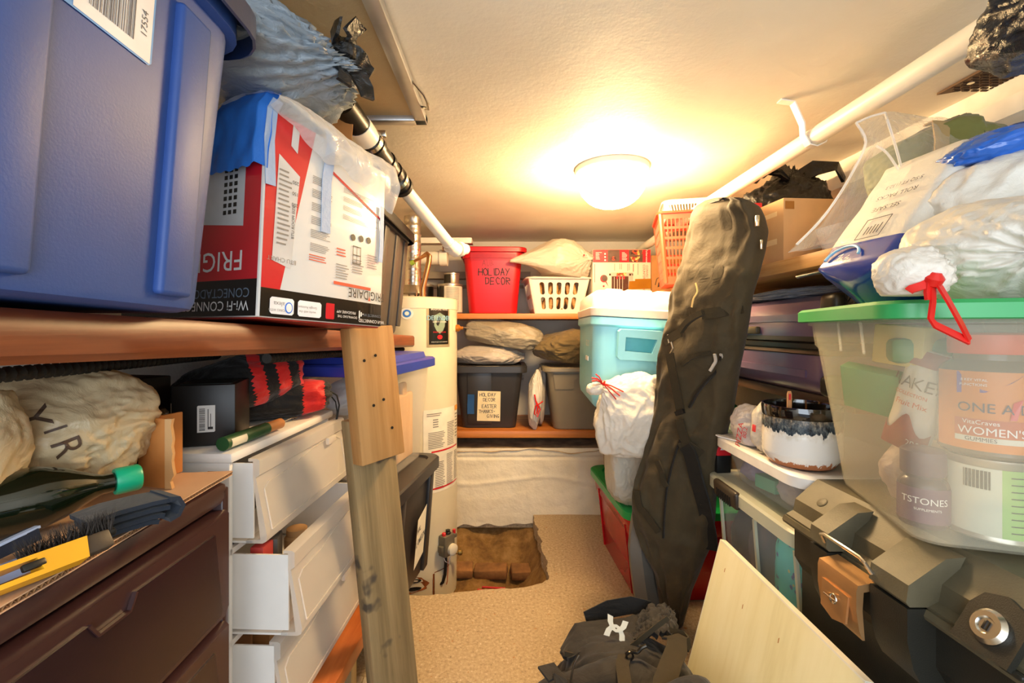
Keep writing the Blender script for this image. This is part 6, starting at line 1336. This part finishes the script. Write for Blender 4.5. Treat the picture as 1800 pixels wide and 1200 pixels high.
b = MB(); F = fr((0, -.0095, .085), (1, 0, 0), (0, 0, 1)); b.poly([(-.015, -.005), (.015, -.005), (0, .02)], 0, F); flat(b, 'white_mark', M_inkw, t)
solo(MB().box((0, 0, .355), (.22, .20, .71), bev=.004), 'wooden_crate', wood('dark_crate', '2f2318', '453322', '574028', 2), 'dark wooden crate behind the clear latch tub holding the greenish bag', 'crate', (1.10, 1.76, 0))
# ---- tool chest
M_tool = mat('tool_chest_black', '23221c', .42, var=.12, bump=.15, bs=500, spec=.5); M_toollit = mat('tool_chest_lit', '57503c', .55, var=.18, vs=12, bump=.12, bs=300)  # second one: the black plastic with lamp light put into its colour, for the lid
t = thing('tool_chest', 'big black plastic tool chest with copper latch at lower right', 'tool chest', (.675, 0, 0))
Y0, Y1 = .22, 1.085
def prism(prof, y0, y1): return MB().loft([[Vector((x, y0, z)) for x, z in prof], [Vector((x, y1, z)) for x, z in prof]])
b = prism([(.03, .0), (.42, .0), (.42, .755), (.012, .755), (.012, .66), (.03, .63)], Y0, Y1); b.build('body', M_tool, t, 30)
b = prism([(.0, .744), (.0, .756), (.016, .764), (.022, .792), (.075, .838), (.40, .838), (.43, .80), (.43, .744)], Y0-.012, Y1+.012); b.build('lid', M_toollit, t, 30)
b = prism([(-.006, .736), (-.008, .742), (-.004, .752), (.02, .752), (.02, .736)], Y0-.015, Y1+.015); b.build('lip', M_toollit, t, 30)
def bracket(y, w):
    b = MB(); pr = [(.06, .835), (.028, .832), (-.032, .790), (-.036, .762), (-.03, .755), (.02, .755)]
    b.loft([[Vector((x, y-w/2, z)) for x, z in pr], [Vector((x, y+w/2, z)) for x, z in pr]]); b.build('lid_bracket', M_toollit, t, 30)
    b = MB(); pr = [(.03, .752), (-.034, .752), (-.034, .70), (-.024, .655), (-.012, .632), (.03, .628)]
    b.loft([[Vector((x, y-w/2, z)) for x, z in pr], [Vector((x, y+w/2, z)) for x, z in pr]]); b.build('body_bracket', M_tool, t, 30)
bracket(.935, .05); bracket(.765, .075)
M_copper = mat('copper_latch', 'd0a06c', .34, .75, var=.15, bump=.04)
b = MB(); pr = [(-.015, .752), (-.052, .745), (-.055, .735), (-.055, .70), (-.050, .665), (-.044, .648), (-.040, .648), (-.044, .70), (-.042, .733), (-.015, .738)]
b.loft([[Vector((x, .806, z)) for x, z in pr], [Vector((x, .906, z)) for x, z in pr]]); b.build('latch_plate', M_copper, t, 30)
b = MB(); Fl = fr((-.0555, .856, .695), (0, -1, 0), (0.08, 0, 1)); b.slab([(-.032, -.03), (0, -.04), (.032, -.03), (.034, .02), (-.034, .02)], 0, .004, Fl); b.build('latch_boss', M_copper, t)
b = MB(); b.tube([Fl @ Vector((.004+.008*cos(R(a)), .0+.008*sin(R(a)), .008)) for a in range(0, 361, 30)], .0018, 6).tube([Fl @ Vector(p) for p in ((-.02, -.002, .008), (.0, -.001, .009), (.012, .0, .009))], .0018, 6); b.build('ring', M_steel, t)
b = MB(); b.tube([(-.035, .915, .772), (-.046, .91, .790), (-.046, .90, .794), (-.046, .81, .794), (-.046, .80, .790), (-.035, .797, .772)], .0035, 8); b.build('wire_bail', M_steel, t)
# round lock in a recess
Fk = fr((.013, .635, .785), (0, -1, 0), (.52, 0, .85)); b = MB(); b.slab([(-.038, -.045), (.038, -.045), (.038, .01), (.027, .032), (0, .042), (-.027, .032), (-.038, .01)], .0, .010, Fk); b.build('lock_recess', M_tool, t)
b = MB(); b.lathe([(.024, .009), (.024, .014), (.019, .019), (.012, .019), (.010, .016), (.001, .016)], Fk @ TR(0, -.008, 0), 28); b.build('lock', M_steel, t)
b = MB(); b.box((0, -.008, .019), (.004, .014, .003), Fk, bev=.001); b.build('keyhole', M_bk, t)
for y in (.97, .60): b = MB(); b.box((-.006, y, .748), (.012, .03, .008), bev=.003); b.build('catch', M_tool, t)
b = MB(); b.lathe([(.010, 0), (.012, .001), (.010, .002)], fr((.040, 1.03, .8075), (0, -1, 0), (.76, 0, .65)), 16); b.build('rivet', M_toollit, t)
b = prism([(.008, .60), (.008, .10), (.034, .08), (.034, .62)], .50, .74); b.build('side_panel', M_tool, t, 30)
# ---- plywood board leaning on the chest
M_ply = wood('pale_plywood', 'd8cc98', 'e6dcae', 'eee6bf', 2, .6, 5, .12, bump=.1); M_plyedge = mat('white_board_edge', 'e6dfca', .6, var=.05)
t = thing('plywood_board', 'pale plywood board with white edges leaning against the tool chest', 'board', (.500, 1.085, 0), (0, 14.5, 0))
MB().box((0, 0, .295), (.017, .545, .585)).build('sheet', M_ply, t)
for c, d in (((0, 0, .588), (.0175, .547, .004)), ((0, .2735, .295), (.0175, .003, .587)), ((0, -.2735, .295), (.0175, .003, .587))): MB().box(c, d).build('edge_band', M_plyedge, t)
b = MB(); Fb = fr((-.0088, 0, 0), (0, -1, 0), (0, 0, 1))
for u, v in ((-.215, .52), (-.10, .485), (.05, .50)): b.poly([(u, v), (u+.003, v+.002), (u+.002, v+.014), (u-.001, v+.010)], 0, Fb)
b.build('scratch', M_kraft, t, 0, False)
solo(MB().lathe([(.05, 0), (.055, .004), (.055, .012), (.04, .02), (.01, .022)], n=28), 'plastic_dish', M_inkw, 'round white plastic lid on the floor at bottom right corner', 'dish', (.60, .71, .27), (0, -10, 0))
solo(MB().box((0, 0, .134), (.07, .12, .268), bev=.003), 'wooden_block', M_oldpine, 'wooden offcut on the floor under the white plastic lid', 'support', (.60, .71, 0))
# ---- duffel bag
M_duf = fabric('duffel_fabric', '2c2722', '1e1b19', .7, 260, .3, 9, .55, .15, ('5a4a30', 9, .66)); M_dufd = fabric('duffel_panel', '2b2723', '211e1b', .75, 400, .2, 9, .4, .1)
t = thing('duffel_bag', 'black duffel bag with a white two-arc emblem on the floor in front', 'bag', (.31, 1.045, 0), (0, 0, 3))
def dw(p):
    y = p.y; k = max(0, min(1, (y+.05)/.3)); x = p.x*(1-.10*k)
    top = 1-.16*max(0, p.x/.3)-.10*max(0, -p.x/.3)*(1-k)
    if y < .05: top *= 1-.28*math.exp(-((p.x+.02)/.16)**2)*0
    dip = .05*math.exp(-((y-.10)/.05)**2)
    hump = .11*math.exp(-((p.x-.17)/.13)**2-((y+.04)/.15)**2)+.05*math.exp(-((p.x+.12)/.14)**2-((y+.08)/.12)**2)
    return Vector((x, y, p.z*top-dip*(p.z > 0)+hump*(p.z > 0)*min(1, p.z/.05)))
bag_mb((.60, .60, .335), 111, 6, 3.0, .06, 2.0, .008, flat=.9, warp=dw).build('main_body', M_duf, t, 180)
o = bag_mb((.44, .30, .315), 112, 6, 2.8, .06, 2.0, .008, flat=.9).build('end_pocket', M_duf, t, 180); o.location = (.05, .25, 0)
DU = t; Md = (TR(.31, 1.045, 0) @ RZ(3)).inverted()
def dl(px, py, Y): return Md @ W(px, py, Y)
def dgrid(rows, nm, m, amp=.008, nu=36, nv=20, th=0, sc=6):
    def ev(u, v):
        nr = len(rows)-1; r = min(nr-1e-6, v*nr); a = int(r); f_ = r-a
        def row(R_): n = len(R_)-1; c = min(n-1e-6, u*n); i = int(c); g_ = c-i; return R_[i]+(R_[i+1]-R_[i])*g_
        p = row(rows[a])*(1-f_)+row(rows[a+1])*f_; q = Vector((u*sc, v*sc, 3+len(nm))); return p+Vector((noise.noise(q)*amp*.5, 0, (1-abs(noise.noise(q*1.3)))*amp-amp*.5))
    b = MB(); b.grid(ev, nu, nv); n0 = len(b.v); vs = b.v[:]
    for p in vs: b.v.append(p+Vector((0, .012, -.02)))
    for f_ in list(b.f): b.f.append(tuple(i+n0 for i in reversed(f_))); b.mi.append(0)
    return b.build(nm, m, DU, 180)
# end flap with the emblem, standing behind the zip
dgrid([[dl(985, 1140, 1.36), dl(1010, 1095, 1.40), dl(1060, 1090, 1.41), dl(1110, 1082, 1.42), dl(1135, 1078, 1.42)],
       [dl(990, 1150, 1.31), dl(1020, 1115, 1.35), dl(1060, 1112, 1.36), dl(1105, 1108, 1.36), dl(1130, 1102, 1.37)],
       [dl(1000, 1158, 1.28), dl(1030, 1140, 1.30), dl(1065, 1137, 1.31), dl(1105, 1132, 1.32), dl(1130, 1125, 1.33)]], 'emblem_panel', M_dufd, .006)
dgrid([[dl(1122, 1082, 1.40), dl(1145, 1064, 1.42), dl(1170, 1064, 1.42), dl(1186, 1078, 1.40)],
       [dl(1118, 1105, 1.36), dl(1145, 1088, 1.37), dl(1172, 1086, 1.37), dl(1190, 1098, 1.36)],
       [dl(1110, 1130, 1.32), dl(1140, 1118, 1.31), dl(1170, 1112, 1.31), dl(1195, 1125, 1.31)]], 'gathered_end', M_duf, .022, 30, 20, sc=9)
b = MB(); b.strap([dl(1030, 1090, 1.43), dl(1070, 1070, 1.46), dl(1110, 1063, 1.47), dl(1145, 1072, 1.45)], .05, .004, (0, .3, 1)); b.build('mesh_pocket', M_meshf, DU)
b = MB(); b.strap([dl(x, y, 1.295) for x, y in smooth([(992, 1148), (1015, 1152), (1050, 1147), (1085, 1142), (1110, 1135), (1130, 1120), (1155, 1100), (1175, 1085)])], .012, .010, (0, .4, 1)); b.build('zip', M_web, DU)
b = MB(); b.strap([dl(x, y, Y) for x, y, Y in ((1178, 1118, 1.28), (1190, 1122, 1.245), (1190, 1140, 1.22), (1180, 1165, 1.17), (1168, 1200, 1.10), (1165, 1240, 1.05))], .052, .006, [(1, .3, 0)]*6); b.build('carry_strap', M_web, DU)
b = MB(); b.strap([dl(x, y, Y) for x, y, Y in ((1172, 1112, 1.32), (1200, 1118, 1.30), (1212, 1128, 1.28), (1205, 1135, 1.265))], .03, .005, (0, .6, .8)); b.build('strap_loop', M_web, DU)
b = MB(); b.strap([dl(x, y, Y) for x, y, Y in ((1098, 1152, 1.25), (1094, 1170, 1.20), (1098, 1200, 1.14), (1102, 1240, 1.08))], .034, .006, (1, .2, 0)); b.build('side_strap', M_web, DU)
b = MB(); b.tube([dl(x, y, 1.235) for x, y in smooth([(1100, 1150), (1108, 1144), (1120, 1146), (1128, 1138), (1136, 1134)])], .005, 8).tube([dl(1107+6*cos(R(a)), 1153+7*sin(R(a)), 1.23) for a in range(0, 361, 30)], .003, 6); b.build('snap_hook', mat('gunmetal', '4a443c', .3, .9), DU)
b = MB(); b.tube([dl(x, y, 1.19) for x, y in smooth([(1018, 1150), (1010, 1165), (1005, 1185), (1003, 1205)])], .003, 6); b.build('zip_pull', M_steel, DU)
b = MB(); b.strap([dl(x, y, Y) for x, y, Y in ((955, 1185, 1.20), (975, 1178, 1.22), (985, 1190, 1.20), (985, 1230, 1.15))], .05, .006, (.3, 1, 0)); b.build('side_panel', M_dufd, DU)
# emblem: two mirrored arcs crossing
Fe = fr(dl(1083, 1104, 1.325), Matrix.Rotation(R(-10), 3, 'Z') @ Vector((1, -.05, -.30)), Matrix.Rotation(R(-10), 3, 'Z') @ Vector((.1, .55, .83)))
b = MB(); S = .038
for s in (1, -1):
    arc = [(S*x, S*s*y) for x, y in ((-.82, .72), (-.38, .68), (-.32, .30), (-.2, .05), (0, -.10), (.2, .05), (.32, .30), (.38, .68), (.82, .72), (.72, .25), (.45, -.10), (.22, -.26), (0, -.30), (-.22, -.26), (-.45, -.10), (-.72, .25))]
    n = len(arc)
    for i in range(7):
        q = [arc[i], arc[i+1], arc[n-1-(i+1)+1 if i else n-1], arc[(n-i) % n]] if 0 else None
    inner = arc[1:8]; outer = [arc[0]]+arc[15:8:-1] if 0 else None
    A_ = [(-.82, .72), (-.38, .68), (-.32, .34), (-.2, .08), (0, -.06), (.2, .08), (.32, .34), (.38, .68), (.82, .72)]
    O_ = [(-.82, .72), (-.72, .25), (-.50, -.02), (-.24, -.20), (0, -.26), (.24, -.20), (.50, -.02), (.72, .25), (.82, .72)]
    for i in range(8):
        b.poly([(S*x, S*s*y) for x, y in (A_[i], A_[i+1], O_[i+1], O_[i])], .0008*(s > 0), Fe)
b.build('emblem', mat('emblem_white', 'd6d0bb', .45), DU, 0, False)
